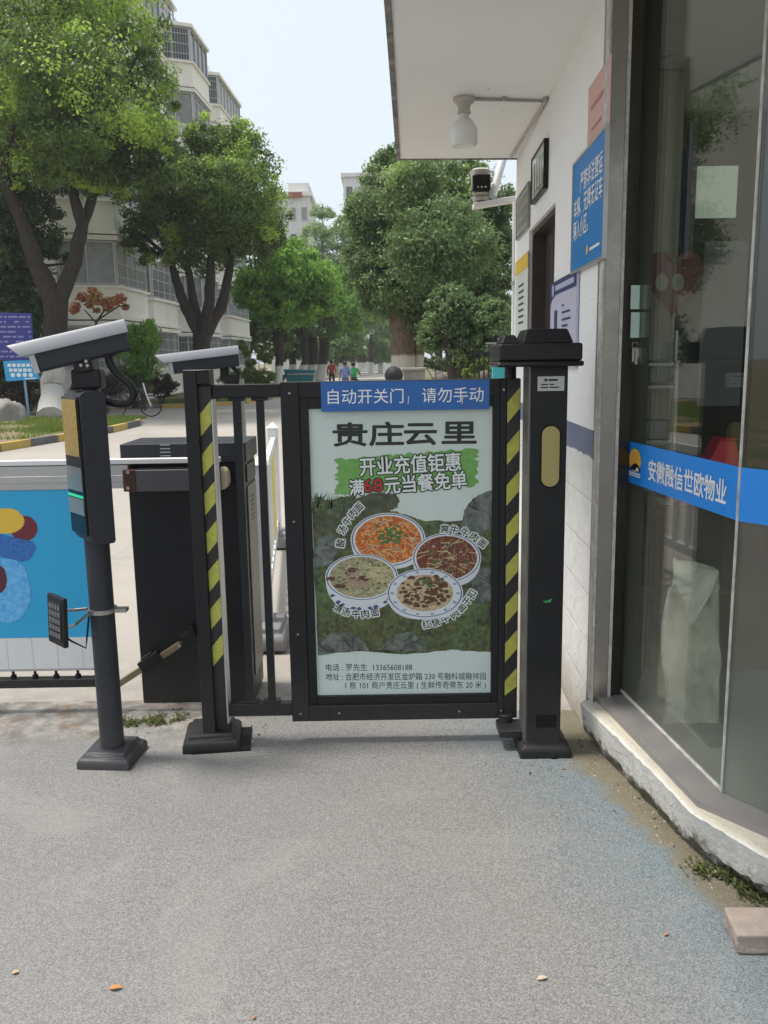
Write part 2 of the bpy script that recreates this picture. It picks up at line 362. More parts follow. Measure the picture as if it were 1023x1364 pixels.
def barkmat(name, wash, col=(.062, .046, .037), c2=(.022, .017, .015), wc=(.62, .60, .56)):
    g = NT(name); z = g.xyz()[2]
    n = g.noise(5, 6, .7, dist=.4); mp = g.N.new('ShaderNodeMapping'); mp.inputs['Scale'].default_value = (9, 9, 1.5); g.L.new(g.tc.outputs['Object'], mp.inputs[0])
    n2 = g.noise(2.2, 6, .7, vec=mp.outputs[0]); c = g.mix(g.ramp(n2, .35, .65), col, c2)
    if wash:
        f = g.ramp(g.math('ADD', z, g.math('MULTIPLY', n, .12)), wash+.02, wash+.1, 1, 0)
        wcol = g.mix(g.ramp(n2, .45, .75), wc, tuple(q*.6 for q in wc)); c = g.mix(f, c, wcol)
    g.bump(n2, .7, .04); return g.set(Base_Color=c, Roughness=.9)
M['bark'] = barkmat('bark', 1.85); M['bark_plain'] = barkmat('bark_plain', 0); M['bark_tall'] = barkmat('bark_tall', 1.62, (.20, .145, .105), (.10, .07, .05), (.6, .55, .48))
M['bark_mid'] = barkmat('bark_mid', 1.3)
def rough_tube(mb, pts, rad, n=12, seed=0, amp=.12):
    rs = random.Random(seed); out = []; rr = []
    pts = [Vector(p) for p in pts]
    for i in range(len(pts)-1):
        for k in range(4):
            t = k/4; out.append(pts[i].lerp(pts[i+1], t)+Vector((rs.uniform(-1, 1), rs.uniform(-1, 1), 0))*rad[i]*(.16 if i else .04)*(i+k > 0)); rr.append((rad[i]+(rad[i+1]-rad[i])*t)*(1+rs.uniform(-amp, amp)*.6))
    out.append(pts[-1]); rr.append(rad[-1]); b = len(mb.v); mb.tube(out, rr, n)
    for i in range(b, len(mb.v)):
        k = (i-b) % n; mb.v[i] += Vector((math.sin(k*2.6+seed)*.06, math.cos(k*1.9+seed)*.06, 0))*rr[min((i-b)//n, len(rr)-1)]
def tree(name, label, base, stems, lumps_px, Y, mt, n, size, seed, bark, flush=lambda p, r: 0., group=None, squash=.9, depth=1., limbs=True, up=.35, asp=.5, cat='tree'):
    """stems: list of ([(u,v,dY)...], [radii]); lumps_px: (u,v,r_px[,dY])"""
    b = base if isinstance(base, Vector) else Vector(base)
    t = thing(name, label, cat, b, group); rs = random.Random(seed)
    m = MB()
    L = []
    for q in lumps_px:
        u, v, r = q[:3]; dy = q[3] if len(q) > 3 else rs.uniform(-.7, .7)*r*Y/F*depth
        R = r*Y/F; L.append((P(u, v, Y+dy), (R, R*depth, R*squash)))
    for i, (pp, rd) in enumerate(stems):
        pts = [P(u, v, Y+dy) for u, v, dy in pp]
        if i == 0: pts[0] = b.copy(); pts[0].z = b.z-.1
        rough_tube(m, pts, rd, 12, seed+i)
    if limbs:
        ends = [P(*s[0][-1][:2], Y+s[0][-1][2]) for s in stems]
        for c, R in L:
            e = min(ends, key=lambda q: (q-c).length); mid = e.lerp(c, .5)+Vector((rs.uniform(-.2, .2), rs.uniform(-.2, .2), rs.uniform(-.1, .25)))*R[0]
            m.tube([e, mid, c], [.09*Y/26, .055*Y/26, .02], 6)
    m.build('trunk', bark, t, smooth=60)
    leaf_cloud('crown', mt, [(tuple(c), R) for c, R in L], n, size, seed, t, flush=flush, up=up, asp=asp)
    return t
def young_sunlit(z0, z1, thr, right=None):
    def f(p, r):
        k = mnoise.noise(Vector(p)*.75+Vector((3.1, 7.7, 1.3)))+.45*mnoise.noise(Vector(p)*1.9)
        k += .55*max(0, min(1, (p[2]-z0)/(z1-z0)))+(.3 if right and p[0] > right and p[2] > z0-1.5 else 0)  # young growth, plus sunlit tone painted in toward the top and right side
        return min(1, .45+.55*r.rand()) if k > thr else .10*r.rand()
    return f
def topflush(z0, z1, a=.9, base=.08):
    return lambda p, r: max(base*r.rand(), min(1, (p[2]-z0)/(z1-z0))*a*(r.rand()**.6)) if r.rand() < .75 else 0.
tree('camphor_tree', 'large camphor tree with whitewashed forked trunk beside the two tier blue sign', G(68, 556, .09)+Vector((0, 0, 0)),
     [([(68, 556, 0), (71, 520, 0), (72, 470, 0), (74, 400, 0)], [.44, .345, .33, .36]),
      ([(74, 405, 0), (48, 350, -.2), (28, 290, -.3), (2, 232, -.5)], [.32, .25, .2, .16]),
      ([(76, 405, 0), (100, 350, .2), (108, 300, .2), (92, 235, .2)], [.27, .22, .19, .14]),
      ([(106, 310, .2), (122, 270, .5), (132, 225, .5)], [.16, .14, .1])],
     [(40, 60, 95), (125, 75, 85), (15, 160, 85), (105, 165, 75), (165, 120, 55), (180, 195, 48), (60, -40, 100), (150, 0, 65), (-70, 90, 110), (-40, 200, 80), (210, 225, 26), (135, 225, 40), (190, 60, 30), (205, 150, 22), (60, 215, 45), (205, 235, 25), (95, 120, 80, -2.6), (30, 110, 60, -2.8), (150, 200, 45, -1.5), (110, 228, 34), (165, 235, 32), (20, 235, 42), (60, 195, 60, -1.5), (200, 110, 34), (205, 190, 30), (222, 235, 18), (-10, 250, 40), (212, 185, 32), (205, 232, 28), (222, 150, 20), (180, 240, 28), (130, 245, 24), (90, 248, 20), (195, 170, 40, -1.2), (40, 250, 26)],
     26.8, M['leaf_camphor'], 100000, .125, 11, M['bark'], flush=young_sunlit(9, 15, .33, -8.2))
tree('camphor_tree', 'round camphor tree with four forking dark limbs in front of the cream apartments', G(271, 532, .09),
     [([(271, 532, 0), (270, 490, 0), (269, 445, 0)], [.46, .36, .34]),
      ([(268, 450, 0), (248, 410, 0), (234, 375, 0), (228, 345, 0)], [.23, .2, .16, .12]),
      ([(268, 448, 0), (258, 400, .3), (249, 350, .3)], [.2, .16, .12]),
      ([(270, 448, 0), (279, 400, -.3), (281, 345, -.3)], [.24, .2, .14]),
      ([(272, 450, 0), (294, 410, .1), (304, 370, .1), (308, 335, .1)], [.22, .19, .16, .12])],
     [(262, 215, 42), (308, 205, 42), (345, 230, 32), (240, 265, 52), (312, 275, 60), (200, 285, 38), (352, 285, 32), (178, 305, 24), (275, 320, 50), (340, 320, 35), (225, 318, 36), (322, 178, 20), (270, 172, 18), (250, 190, 20), (300, 260, 50, -2.), (358, 320, 20), (190, 330, 22)],
     31.8, M['leaf_camphor'], 62000, .13, 12, M['bark'], flush=young_sunlit(7.5, 11, .36))
tree('dark_tree', 'dark dense tree behind the forked trunk at the left edge', (-13.1, 27.9, .09), [([(-14, 540, 0), (-5, 420, 0), (0, 360, 0)], [.3, .25, .2])],
     [(5, 330, 55), (10, 400, 45), (-50, 330, 80), (-20, 450, 50), (42, 290, 42), (25, 440, 34), (50, 415, 24), (15, 270, 40), (45, 350, 30), (40, 470, 24), (10, 480, 30), (95, 350, 12), (60, 330, 22), (-30, 480, 50), (20, 500, 24), (48, 480, 18), (10, 440, 40)], 27.9, M['leaf_dark'], 56000, .14, 13, M['bark_plain'])
tree('bright_tree', 'bright green young tree with whitewashed base beside the teal cart', (-5.15, 42, .09), [([(373, 525, 0), (373, 470, 0), (372, 420, 0)], [.22, .19, .17]), ([(372, 430, 0), (392, 395, 0)], [.13, .1])],
     [(375, 350, 40), (402, 372, 40), (348, 385, 34), (425, 392, 28), (385, 398, 40), (376, 325, 20), (338, 398, 20), (398, 340, 22), (420, 365, 24), (360, 415, 24), (440, 405, 16)], 42, M['leaf_bright'], 24000, .22, 14, M['bark_mid'], flush=lambda p, r: (.9*r.rand() if r.rand() < .45 else .15*r.rand()), limbs=True)
rowG = 'street trees along the left of the road'
tree('street_tree', 'leaning whitewashed street tree just right of the bright green one', (-5.0, 50, .09), [([(408, 517, 0), (407, 480, 0), (405, 430, 0)], [.26, .23, .2])],
     [(405, 400, 35), (425, 425, 28), (390, 425, 25)], 50, M['leaf_dark'], 6000, .24, 15, M['bark_mid'], group=rowG)
tree('street_tree', 'thick whitewashed street tree behind the teal cart, middle of its row', (-4.5, 52, .09), [([(418, 515, 0), (417, 480, 0), (414, 420, 0)], [.36, .31, .27])],
     [(420, 395, 35), (440, 420, 28), (400, 380, 25)], 52, M['leaf_bright'], 7000, .24, 16, M['bark_mid'], group=rowG)
tree('street_tree', 'whitewashed street tree nearest the person in red', (-4.1, 56, .09), [([(433, 512, 0), (432, 470, 0), (430, 410, 0)], [.34, .3, .26])],
     [(440, 400, 34), (455, 425, 26), (445, 375, 25), (462, 400, 18)], 56, M['leaf_bright'], 8000, .25, 17, M['bark_mid'], group=rowG)
tree('feathery_tree', 'tall pale feathery conifer behind the street trees', (-5.3, 74, .09), [([(431, 505, 0), (430, 400, 0), (429, 275, 0)], [.22, .14, .02])],
     [(429, 268, 7), (430, 285, 14), (430, 305, 24), (432, 330, 34), (435, 355, 40), (440, 385, 42), (462, 340, 24), (455, 310, 14)], 74, M['leaf_pale'], 13000, .32, 18, M['bark_mid'], flush=lambda p, r: .6*r.rand(), asp=.3, limbs=False)
tree('banyan_like_tree', 'huge dark tree with two tan trunks beside the guardhouse', G(538, 551, .09),
     [([(536, 551, 0), (537, 500, 0), (537, 430, 0), (530, 370, 0)], [.46, .36, .33, .25]),
      ([(558, 553, .2), (556, 500, .2), (557, 430, .2), (570, 370, .2)], [.24, .18, .17, .14])],
     [(522, 235, 36), (560, 228, 42), (500, 290, 42), (560, 300, 60), (620, 255, 46), (640, 320, 50), (492, 345, 34), (540, 370, 52), (610, 375, 56), (655, 375, 34), (508, 400, 30), (570, 412, 36), (530, 208, 18), (665, 270, 26), (640, 415, 36), (478, 375, 20), (675, 330, 25), (590, 330, 60, -2.5), (480, 300, 18), (545, 250, 40, -2)],
     24.6, M['leaf_mid'], 120000, .105, 19, M['bark_tall'], flush=young_sunlit(5, 10, .55))
tree('multi_stem_tree', 'low multi-stemmed tree right of the twin tan trunks', (2.0, 20.5, .09),
     [([(607, 566, 0), (606, 510, 0), (592, 440, 0)], [.2, .14, .08]), ([(608, 562, 0), (610, 500, 0), (616, 435, 0)], [.16, .13, .07]), ([(612, 562, 0), (622, 500, .1), (636, 450, .1)], [.1, .08, .05])],
     [(590, 440, 28), (640, 440, 34), (622, 468, 26), (572, 455, 16), (660, 470, 20), (600, 410, 30), (655, 420, 26)], 20.5, M['leaf_mid'], 24000, .10, 20, M['bark_plain'], flush=lambda p, r: (.6*r.rand() if r.rand() < .2 else 0))
bgG = 'background trees closing the view down the road'
bgt = [('dark tree standing behind the left street trees', 340, 430, 40, 62, 'leaf_dark', 330), ('pale green tree beyond the lilac-shirted person', 470, 420, 42, 92, 'leaf_pale', 470), ('mid green tree with whitewashed stem beyond the road bend', 495, 430, 38, 100, 'leaf_far', 494),
       ('bushy green tree in the gap left of the tan trunks', 528, 440, 30, 110, 'leaf_pale', 526), ('dark shade tree at the far left of the road end', 455, 450, 26, 84, 'leaf_far', 455), ('green tree seen under the huge tree right of its trunks', 585, 440, 34, 70, 'leaf_far', 585), ('tree showing between guardhouse drainpipe and huge tree', 670, 430, 34, 60, 'leaf_far', 672), ('green tree filling the view right of the tan trunks', 625, 440, 40, 75, 'leaf_far', 622), ('dark green tree behind the iron fence', 655, 460, 36, 48, 'leaf_dark', 650), ('low crowned tree behind the people', 450, 462, 22, 96, 'leaf_far', 448), ('shady tree behind the teal cart', 392, 455, 26, 66, 'leaf_dark', 390), ('small pale tree at the bend right of the people', 505, 465, 18, 105, 'leaf_pale', 507), ('tall pale tree peeping over the left end of the huge crown', 478, 290, 28, 88, 'leaf_pale', 478)]
for i, (lb, u, v, r, Y, k, ub) in enumerate(bgt):
    gb = P(ub, 500, Y); gb.z = .09
    tree('background_tree', lb, gb, [([(ub, 500, 0), (ub, 470, 0), (u, v+r*.4, 0)], [.3, .26, .2])], [(u, v, r), (u-r*.6, v+r*.3, r*.6), (u+r*.6, v+r*.25, r*.6), (u, v-r*.7, r*.5), (u-r*.3, v-r*.3, r*.6), (u+r*.4, v-r*.4, r*.5)]+([(u, v+60, r), (u+5, v+110, r)] if v < 300 else []), Y, M[k], 6500, .36, 40+i, M['bark_mid'], group=bgG, flush=lambda p, r: .5*r.rand(), limbs=False)
tree('maple_sapling', 'small red-leaved maple in front of the cream apartments', (-8.6, 25.2, .09), [([(122, 545, 0), (124, 480, 0), (128, 430, 0), (140, 412, 0)], [.05, .045, .035, .02]), ([(128, 430, 0), (112, 412, 0)], [.025, .015]), ([(132, 425, 0), (158, 408, 0), (172, 406, 0)], [.025, .018, .01])],
     [(152, 402, 16), (118, 398, 18), (172, 408, 10), (108, 410, 14), (135, 408, 14), (128, 392, 12)], 25.2, M['leaf_red'], 1500, .13, 21, M['bark_plain'], squash=.5, limbs=False, flush=lambda p, r: .8*r.rand())
def bush(name, label, lumps, Y, k, n, size, seed, group=None, flush=lambda p, r: .4*r.rand(), squash=.9, cat='shrub'):
    b = P(lumps[0][0], 520, Y); b.z = .09; rs = random.Random(seed)
    t = thing(name, label, cat, b, group); m = MB(); L = []
    for q in lumps:
        R = q[2]*Y/F; c = P(q[0], q[1], Y+rs.uniform(-.4, .4)*R); L.append((tuple(c), (R, R*1.2, R*squash)))
        m.tube([(b.x+rs.uniform(-.1, .1), b.y, .02), Vector(c)*.5+b*.5, c], [.035, .025, .01], 6)
    m.build('stem', M['bark_plain'], t)
    leaf_cloud('foliage', M[k], L, n, size, seed, t, flush=flush, shell=.4)
    return t
bush('leafy_shrub', 'tall fresh green shrub standing left of the ground floor windows', [(190, 450, 24), (180, 475, 22), (208, 468, 16), (172, 455, 14), (200, 435, 12), (195, 490, 18)], 29.2, 'leaf_bright', 6000, .11, 31)
bush('clipped_bush', 'dark purple clipped bush right of the green round one', [(214, 509, 17), (205, 514, 14), (224, 514, 13)], 33, 'leaf_purple', 5000, .09, 32, flush=lambda p, r: .7*r.rand())
bush('clipped_bush', 'light green clipped bush behind the bicycle', [(178, 507, 18), (165, 500, 14), (190, 515, 15), (160, 515, 15), (192, 500, 12)], 31, 'leaf_hedge', 6000, .09, 33)
bush('purple_hedge', 'dark purple hedge between whitewashed trunk and bicycle', [(140, 512, 16), (125, 518, 16), (152, 515, 16), (110, 520, 16)], 28.5, 'leaf_purple', 6000, .08, 34, flush=lambda p, r: .5*r.rand(), cat='hedge')
bush('purple_hedge', 'dark purple hedge behind the grey rock at the left edge', [(10, 525, 22), (35, 525, 22), (50, 530, 20), (-15, 525, 24), (25, 510, 14), (5, 545, 16)], 27.8, 'leaf_purple', 9000, .08, 35, flush=lambda p, r: .25*r.rand(), cat='hedge')
bush('low_hedge', 'low light green hedge seen over the gate rail left of the teal cart', [(335, 500, 13), (350, 503, 12), (318, 503, 14), (362, 505, 9), (305, 506, 12)], 40, 'leaf_hedge', 6000, .11, 36, cat='hedge')
bush('yellow_shrub', 'thin yellow-green shrub in front of the building corner', [(345, 468, 12), (330, 472, 10), (355, 475, 9), (338, 485, 8), (320, 462, 8)], 43, 'leaf_hedge', 1600, .2, 37, flush=lambda p, r: .4+.5*r.rand())
bush('far_hedge', 'dark clipped hedge closing the far end of the road', [(470, 474, 10), (485, 473, 10), (500, 475, 10), (515, 474, 11), (455, 474, 10), (440, 473, 10), (425, 474, 11), (410, 474, 11)], 112, 'leaf_far', 9000, .3, 61, cat='hedge')
bush('far_hedge', 'hedge on the verge right of the tan trunks', [(580, 484, 10), (596, 486, 11), (612, 485, 12), (630, 485, 12), (648, 485, 12), (666, 485, 12), (684, 485, 12), (565, 484, 9)], 55, 'leaf_dark', 9000, .2, 62, cat='hedge')
bush('round_shrub', 'small green shrub by the wall behind the black gate post', [(640, 488, 12), (655, 495, 10), (625, 498, 10), (668, 497, 8)], 17, 'leaf_hedge', 2500, .07, 38)
# grass tufts on the near beds
def grass(name, regions, n, h, seed):
    rs = np.random.RandomState(seed); pts = []
    while len(pts) < n:
        r = regions[rs.randint(len(regions))]; x = r[0]+rs.rand()*(r[1]-r[0]); y = r[2]+rs.rand()*(r[3]-r[2])
        if math.sin(x*3.1+y*1.3)+math.sin(y*2.3-x*.7)+rs.normal()*.7 > -.2: pts.append((x, y))
    p = np.array(pts); z = np.full(n, r[4]); hh = h*(.5+rs.rand(n)); a = rs.rand(n)*6.28; w = .012*h/.1
    dx = np.cos(a)*w; dy = np.sin(a)*w; lx = rs.normal(size=n)*hh*.35; ly = rs.normal(size=n)*hh*.35
    V = np.zeros((n, 3, 3)); V[:, 0] = np.stack([p[:, 0]-dx, p[:, 1]-dy, z], 1); V[:, 1] = np.stack([p[:, 0]+dx, p[:, 1]+dy, z], 1); V[:, 2] = np.stack([p[:, 0]+lx, p[:, 1]+ly, z+hh], 1)
    me = bpy.data.meshes.new(name); me.from_pydata(V.reshape(-1, 3).tolist(), [], np.arange(3*n).reshape(-1, 3).tolist())
    at = me.attributes.new('flush', 'FLOAT', 'FACE'); at.data.foreach_set('value', (rs.rand(n)*.8).astype(np.float32))
    me.materials.append(M['leaf_hedge']); o = bpy.data.objects.new(name, me); COL.objects.link(o); return tag(o, kind='stuff')
tag(grass('grass', [(-12.5, -7.4, 17.5, 24.5, .09), (-8.2, -6.6, 19.5, 24.3, .09), (-13, -5.6, 32.5, 36, .09)], 26000, .09, 3), 'patchy green grass growing in the kerbed beds', 'grass')

# ------------------------------------------------------------------ buildings
def stainwall(name, c, c2, streak=.5, rough=.85):
    g = NT(name); mp = g.N.new('ShaderNodeMapping'); mp.inputs['Scale'].default_value = (2.2, 2.2, .28); g.L.new(g.tc.outputs['Object'], mp.inputs[0])
    n = g.noise(1.1, 7, .65, vec=mp.outputs[0]); n2 = g.noise(.5, 5); k = g.mix(g.ramp(n, .42, .72, 0, streak), c, c2); k = g.mix(g.ramp(n2, .4, .7, 0, .25), k, c2)
    return g.set(Base_Color=k, Roughness=rough)
M['cream'] = stainwall('cream_render', (.89, .86, .76), (.68, .65, .57)); M['creamlight'] = stainwall('pale_render', (.82, .80, .74), (.62, .59, .54))
M['pinkwall'] = stainwall('pinkish_render', (.50, .44, .41), (.38, .34, .31)); M['greywall'] = stainwall('grey_render', (.66, .66, .64), (.50, .49, .47))
g = NT('flat_glass'); n = g.noise(.6, 3); M['pane'] = g.set(Base_Color=g.mix(n, (.02, .024, .025), (.11, .12, .12)), Roughness=.12)
M['curtain'] = mat('curtained_glass', (.30, .31, .29), .25, var=.6, vscale=2.5, vcol=(.10, .11, .11))
M['grille'] = mat('grille_metal', (.55, .55, .54), .5)
apt = thing('apartment_block', 'six storey cream apartment block with grilled bay windows behind the left trees', 'building', (-11, 30, 0))
FX = -11.3; FH = 2.95; NF = 6
def aptx(Y): return FX+.036*(Y-30)
m = MB(); m.prism([(aptx(29.2), 29.2, 0), (aptx(60), 60, 0), (-24, 60, 0), (-24, 29.2, 0)], (0, 0, NF*FH+.35)); m.build('wall', M['cream'], apt)
m = MB(); m.prism([(aptx(29)+.25, 29, NF*FH+.35), (aptx(60.2)+.25, 60.2, NF*FH+.35), (-24.2, 60.2, NF*FH+.35), (-24.2, 29, NF*FH+.35)], (0, 0, .22)); m.build('roof', M['creamlight'], apt)
bays = [(30.6, 34.9, 1.9), (36.6, 41.2, 1.35), (44.2, 48.6, 1.7), (51.5, 58.5, 1.45)]
def window(parent, c, t, w, h, up, seed, grille=True):
    """window whose centre is c, in a vertical plane with horizontal tangent t"""
    t = Vector(t).normalized(); nrm = Vector((t.y, -t.x, 0)); rs = random.Random(seed)
    z = Vector((0, 0, 1)); m = MB(); fw = .05
    for s in (-1, 1):
        m.obox(c+t*s*(w/2-fw/2)+nrm*.03, fw/2, .05, h/2, t, nrm, z); m.obox(c+z*s*(h/2-fw/2)+nrm*.028, w/2-fw, .05, fw/2, t, nrm, z)
    nm = max(1, round(w/.9))
    for k in range(1, nm): m.obox(c+t*(-w/2+k*w/nm)+nrm*.03, .022, .045, h/2-fw, t, nrm, z)
    if grille:
        for k in range(1, int(w/.13)): m.tube([c+t*(-w/2+k*.13)+nrm*.1-z*h/2, c+t*(-w/2+k*.13)+nrm*.1+z*h/2], .009, 4)
        for k in (.2, .5, .8): m.obox(c+z*(h*(k-.5))+nrm*.1, w/2, .006, .012, t, nrm, z)
    f = m.build('window', M['grille'], parent)
    p = MB(); p.obox(c+nrm*.012, w/2-.01, .01, h/2-.01, t, nrm, z); p.build('pane', M['curtain'] if rs.random() < .35 else M['pane'], f)
    return f
sd_ = 0
for bi, (y0, y1, pr) in enumerate(bays):
    x0 = aptx(y0); x1 = aptx(y1); c = .75 if bi != 3 else .6
    fp = [(x0, y0), (x0+pr, y0+c), (x1+pr, y1-c*.4), (x1, y1)]
    for fl in range(NF):
        zb = fl*FH+.35
        m = MB(); m.prism([(*q, zb) for q in fp], (0, 0, .98)); 
        fp2 = [(x0-.0, y0-.1), (x0+pr+.1, y0+c-.06), (x1+pr+.1, y1-c*.4+.06), (x1, y1+.1)]
        m.prism([(*q, zb+.98) for q in fp2], (0, 0, .09)); m.prism([(*q, zb+2.62) for q in fp2], (0, 0, .16)); m.prism([(*q, zb-.12) for q in fp2], (0, 0, .12))
        m.prism([(x0, y0+.12, zb+1.07), (x0+pr-.12, y0+c+.1, zb+1.07), (x1+pr-.12, y1-c*.4-.1, zb+1.07), (x1, y1-.12, zb+1.07)], (0, 0, 1.55))
        m.build('bay', M['cream'] if (bi+fl) % 3 else M['creamlight'], apt)
        for a, b in zip(fp[:2], fp[1:3]):
            a3 = Vector((*a, 0)); b3 = Vector((*b, 0)); t = (b3-a3); w = t.length-.12; sd_ += 1
            nrm = Vector((t.y, -t.x, 0)).normalized()
            window(apt, (a3+b3)/2+nrm*-.08+Vector((0, 0, zb+1.845)), t, w, 1.5, 0, sd_, grille=(sd_ % 3 != 0))
    if bi < 3:   # recessed windows between the bays
        yn = bays[bi+1][0]; yc = (y1+yn)/2; w = yn-y1-.7
        for fl in range(NF):
            sd_ += 1; a3 = Vector((aptx(y1), y1, 0)); t = Vector((aptx(yn)-aptx(y1), yn-y1, 0))
            window(apt, Vector((aptx(yc), yc, fl*FH+1.9)), t, w, 1.5, 0, sd_, True)
for py in (35.6, 43.0, 50.2):
    m = MB(); m.tube([(aptx(py)+.12, py, 0), (aptx(py)+.12, py, NF*FH+.3)], .06, 8); m.build('downpipe', M['whitepvc'], apt)
for k, (yy, fl) in enumerate(((35.4, 0), (35.9, 1), (35.3, 2), (35.8, 3), (42.6, 1), (42.9, 2), (42.5, 4), (50.0, 1), (49.8, 3))):
    m = MB(); xx = aptx(yy); zc = fl*FH+.75; m.box(xx+.02, xx+.36, yy-.42, yy+.42, zc, zc+.62); au = m.build('air_conditioner', M['whitepvc'], apt, bevel=.02)
    m = MB(); m.tube([(xx+.362, yy+.1, zc+.3), (xx+.37, yy+.1, zc+.3)], .23, 18); m.box(xx, xx+.36, yy-.36, yy-.32, zc-.04, zc-.001); m.box(xx, xx+.36, yy+.32, yy+.36, zc-.04, zc-.001); m.build('fan_grille', M['pole'], au)
# roof-terrace rooms
m = MB(); zr = NF*FH+.57
m.box(-18, aptx(46)-.4, 44.5, 51, zr, zr+.2); m.box(-18, aptx(46)-.3, 44.3, 51.2, zr+2.5, zr+2.65)
for yy in (44.6, 46.2, 47.8, 49.4, 50.9): m.box(aptx(46)-.5, aptx(46)-.42, yy-.04, yy+.04, zr+.2, zr+2.5)
m.box(aptx(46)-.52, aptx(46)-.42, 44.6, 50.9, zr+1.1, zr+1.17); m.build('terrace_room', M['greywall'], apt)
m = MB(); m.box(aptx(46)-.62, aptx(46)-.56, 44.65, 50.9, zr+.2, zr+2.5); m.build('terrace_glass', M['pane'], apt)
m = MB(); m.box(-20, aptx(33)-.6, 31, 40, zr, zr+2.6); m.box(-20.2, aptx(33)+.1, 30.7, 40.4, zr+2.6, zr+2.8)
m.box(-18, aptx(41)-.2, 41.2, 43, zr, zr+1.2); m.box(-18.1, aptx(41)-.1, 41.1, 43.1, zr+1.2, zr+1.32); m.build('stair_head', M['creamlight'], apt)
m = MB()
for k in range(26):
    yy = 30+k*1.15; m.box(aptx(yy)+.15, aptx(yy)+.19, yy, yy+.04, zr, zr+.95)
for zz in (.5, .95): m.prism([(aptx(30)+.15, 30, zr+zz), (aptx(59)+.15, 59, zr+zz), (aptx(59)+.2, 59, zr+zz), (aptx(30)+.2, 30, zr+zz)], (0, 0, .04))
m.build('railing', M['grille'], apt)
def slab_block(label, u0, u1, vt, Y, wallm, roofm=None, depth=10, win=(3, 5)):
    a = P(u0, vt, Y); b = P(u1, vt, Y); t = thing('distant_block', label, 'building', ((a.x+b.x)/2, Y, 0))
    m = MB(); m.box(a.x, b.x, Y, Y+depth, 0, a.z); m.build('wall', wallm, t)
    m = MB(); m.box(a.x-.3, b.x+.3, Y-.3, Y+depth+.3, a.z, a.z+.5); m.build('roof', roofm or wallm, t)
    nc, nr = win; w = (b.x-a.x)/nc
    for i in range(nc):
        for j in range(nr): window(t, Vector((a.x+w*(i+.5), Y-.03, a.z-2-j*3)), (1, 0, 0), w*.55, 1.5, 0, i*7+j, False)
    return t
M['redroof'] = mat('red_roof', (.35, .10, .08), .8, var=.4, vscale=1)
far1 = slab_block('far pale block with a red strip on its stepped roof above the bright tree', 352, 412, 262, 105, M['greywall'], M['creamlight'], win=(4, 6))
m = MB(); a = P(384, 256, 104.5); b = P(402, 262, 104.5); m.box(a.x, b.x, 104.5, 108, b.z, a.z); m.build('red_roof_strip', M['redroof'], far1)
m = MB(); a = P(384, 244, 106); b = P(411, 256, 106); m.box(a.x, b.x, 106, 112, b.z-1, a.z); m.build('roof_room', M['greywall'], far1)
far2 = slab_block('far grey tower block between the feathery tree and the huge tree', 457, 520, 236, 125, M['greywall'], win=(4, 7))
slab_block('low white house wall glimpsed between street tree trunks', 398, 446, 446, 118, M['creamlight'], win=(3, 1), depth=6)

# ------------------------------------------------------------------ guardhouse
w0 = Vector((.851, 3.563)); wd = Vector((.0354, 1.)).normalized(); wn_ = Vector((-wd.y, wd.x))   # wall line, direction into depth, outward normal
def wx(Y): return w0.x+.0354*(Y-w0.y)
def Wp(u, v, off=0.):
    p = PL(u, v, w0, wd); return p+Vector((wn_.x, wn_.y, 0))*off
WD3 = Vector((wd.x, wd.y, 0)); WN3 = Vector((wn_.x, wn_.y, 0)); ZZ = Vector((0, 0, 1)); CEIL = 2.913
gh = thing('guardhouse', 'white guardhouse with flat concrete canopy and glazed corner bay at the right edge', 'guardhouse', (.85, 3.4, 0))
g = NT('painted_wall'); x, y, z = g.xyz('Position')
n1 = g.noise(3, 7, .65); n2 = g.noise(18, 6, .7); n3 = g.noise(1.2, 6, .6)
up = g.mix(g.ramp(n3, .45, .75, 0, .5), (.84, .84, .84), (.74, .735, .725)); up = g.mix(g.ramp(n2, .66, .72, 0, .5), up, (.42, .40, .37))
band = g.mix(g.ramp(n1, .4, .7), (.14, .16, .25), (.21, .23, .31))
mp = g.N.new('ShaderNodeMapping'); g.L.new(g.geo.outputs['Position'], mp.inputs[0]); mp.inputs['Rotation'].default_value = (0, math.radians(90), math.radians(0))
cx = g.N.new('ShaderNodeCombineXYZ'); g.L.new(y, cx.inputs[0]); g.L.new(z, cx.inputs[1])
br = g.N.new('ShaderNodeTexBrick'); br.inputs['Scale'].default_value = 1.; br.inputs['Brick Width'].default_value = .40; br.inputs['Row Height'].default_value = .2; br.inputs['Mortar Size'].default_value = .006; br.inputs['Mortar Smooth'].default_value = .4
g.L.new(cx.outputs[0], br.inputs['Vector']); bf = br.outputs['Fac']
low = g.mix(g.ramp(n1, .4, .7), (.82, .82, .81), (.68, .67, .64)); low = g.mix(g.ramp(n2, .6, .7, 0, .55), low, (.34, .31, .27)); low = g.mix(g.math('MULTIPLY', bf, .12), low, (.40, .37, .33))
low = g.mix(g.math('MULTIPLY', g.ramp(g.math('ADD', z, g.math('MULTIPLY', g.math('SUBTRACT', n1, .5), .5)), .03, .28, 1, 0), .7), low, (.26, .22, .17))
edge = g.math('ADD', z, g.math('MULTIPLY', g.math('SUBTRACT', g.noise(14, 5, .7), .5), .045))
c = g.mix(g.ramp(edge, 1.172, 1.178), low, band); c = g.mix(g.ramp(z, 1.288, 1.290), c, up)
isl = g.ramp(edge, 1.16, 1.18, 1, .12)
g.bump(g.math('MULTIPLY', g.math('ADD', g.math('MULTIPLY', n2, .8), g.math('MULTIPLY', bf, -.5)), isl), .8, .012)
M['wall'] = g.set(Base_Color=c, Roughness=.88)
M['ceil'] = mat('canopy_paint', (.78, .775, .76), .85, var=.35, vscale=1.3, vcol=(.68, .67, .645), bump=.1, bscale=30)
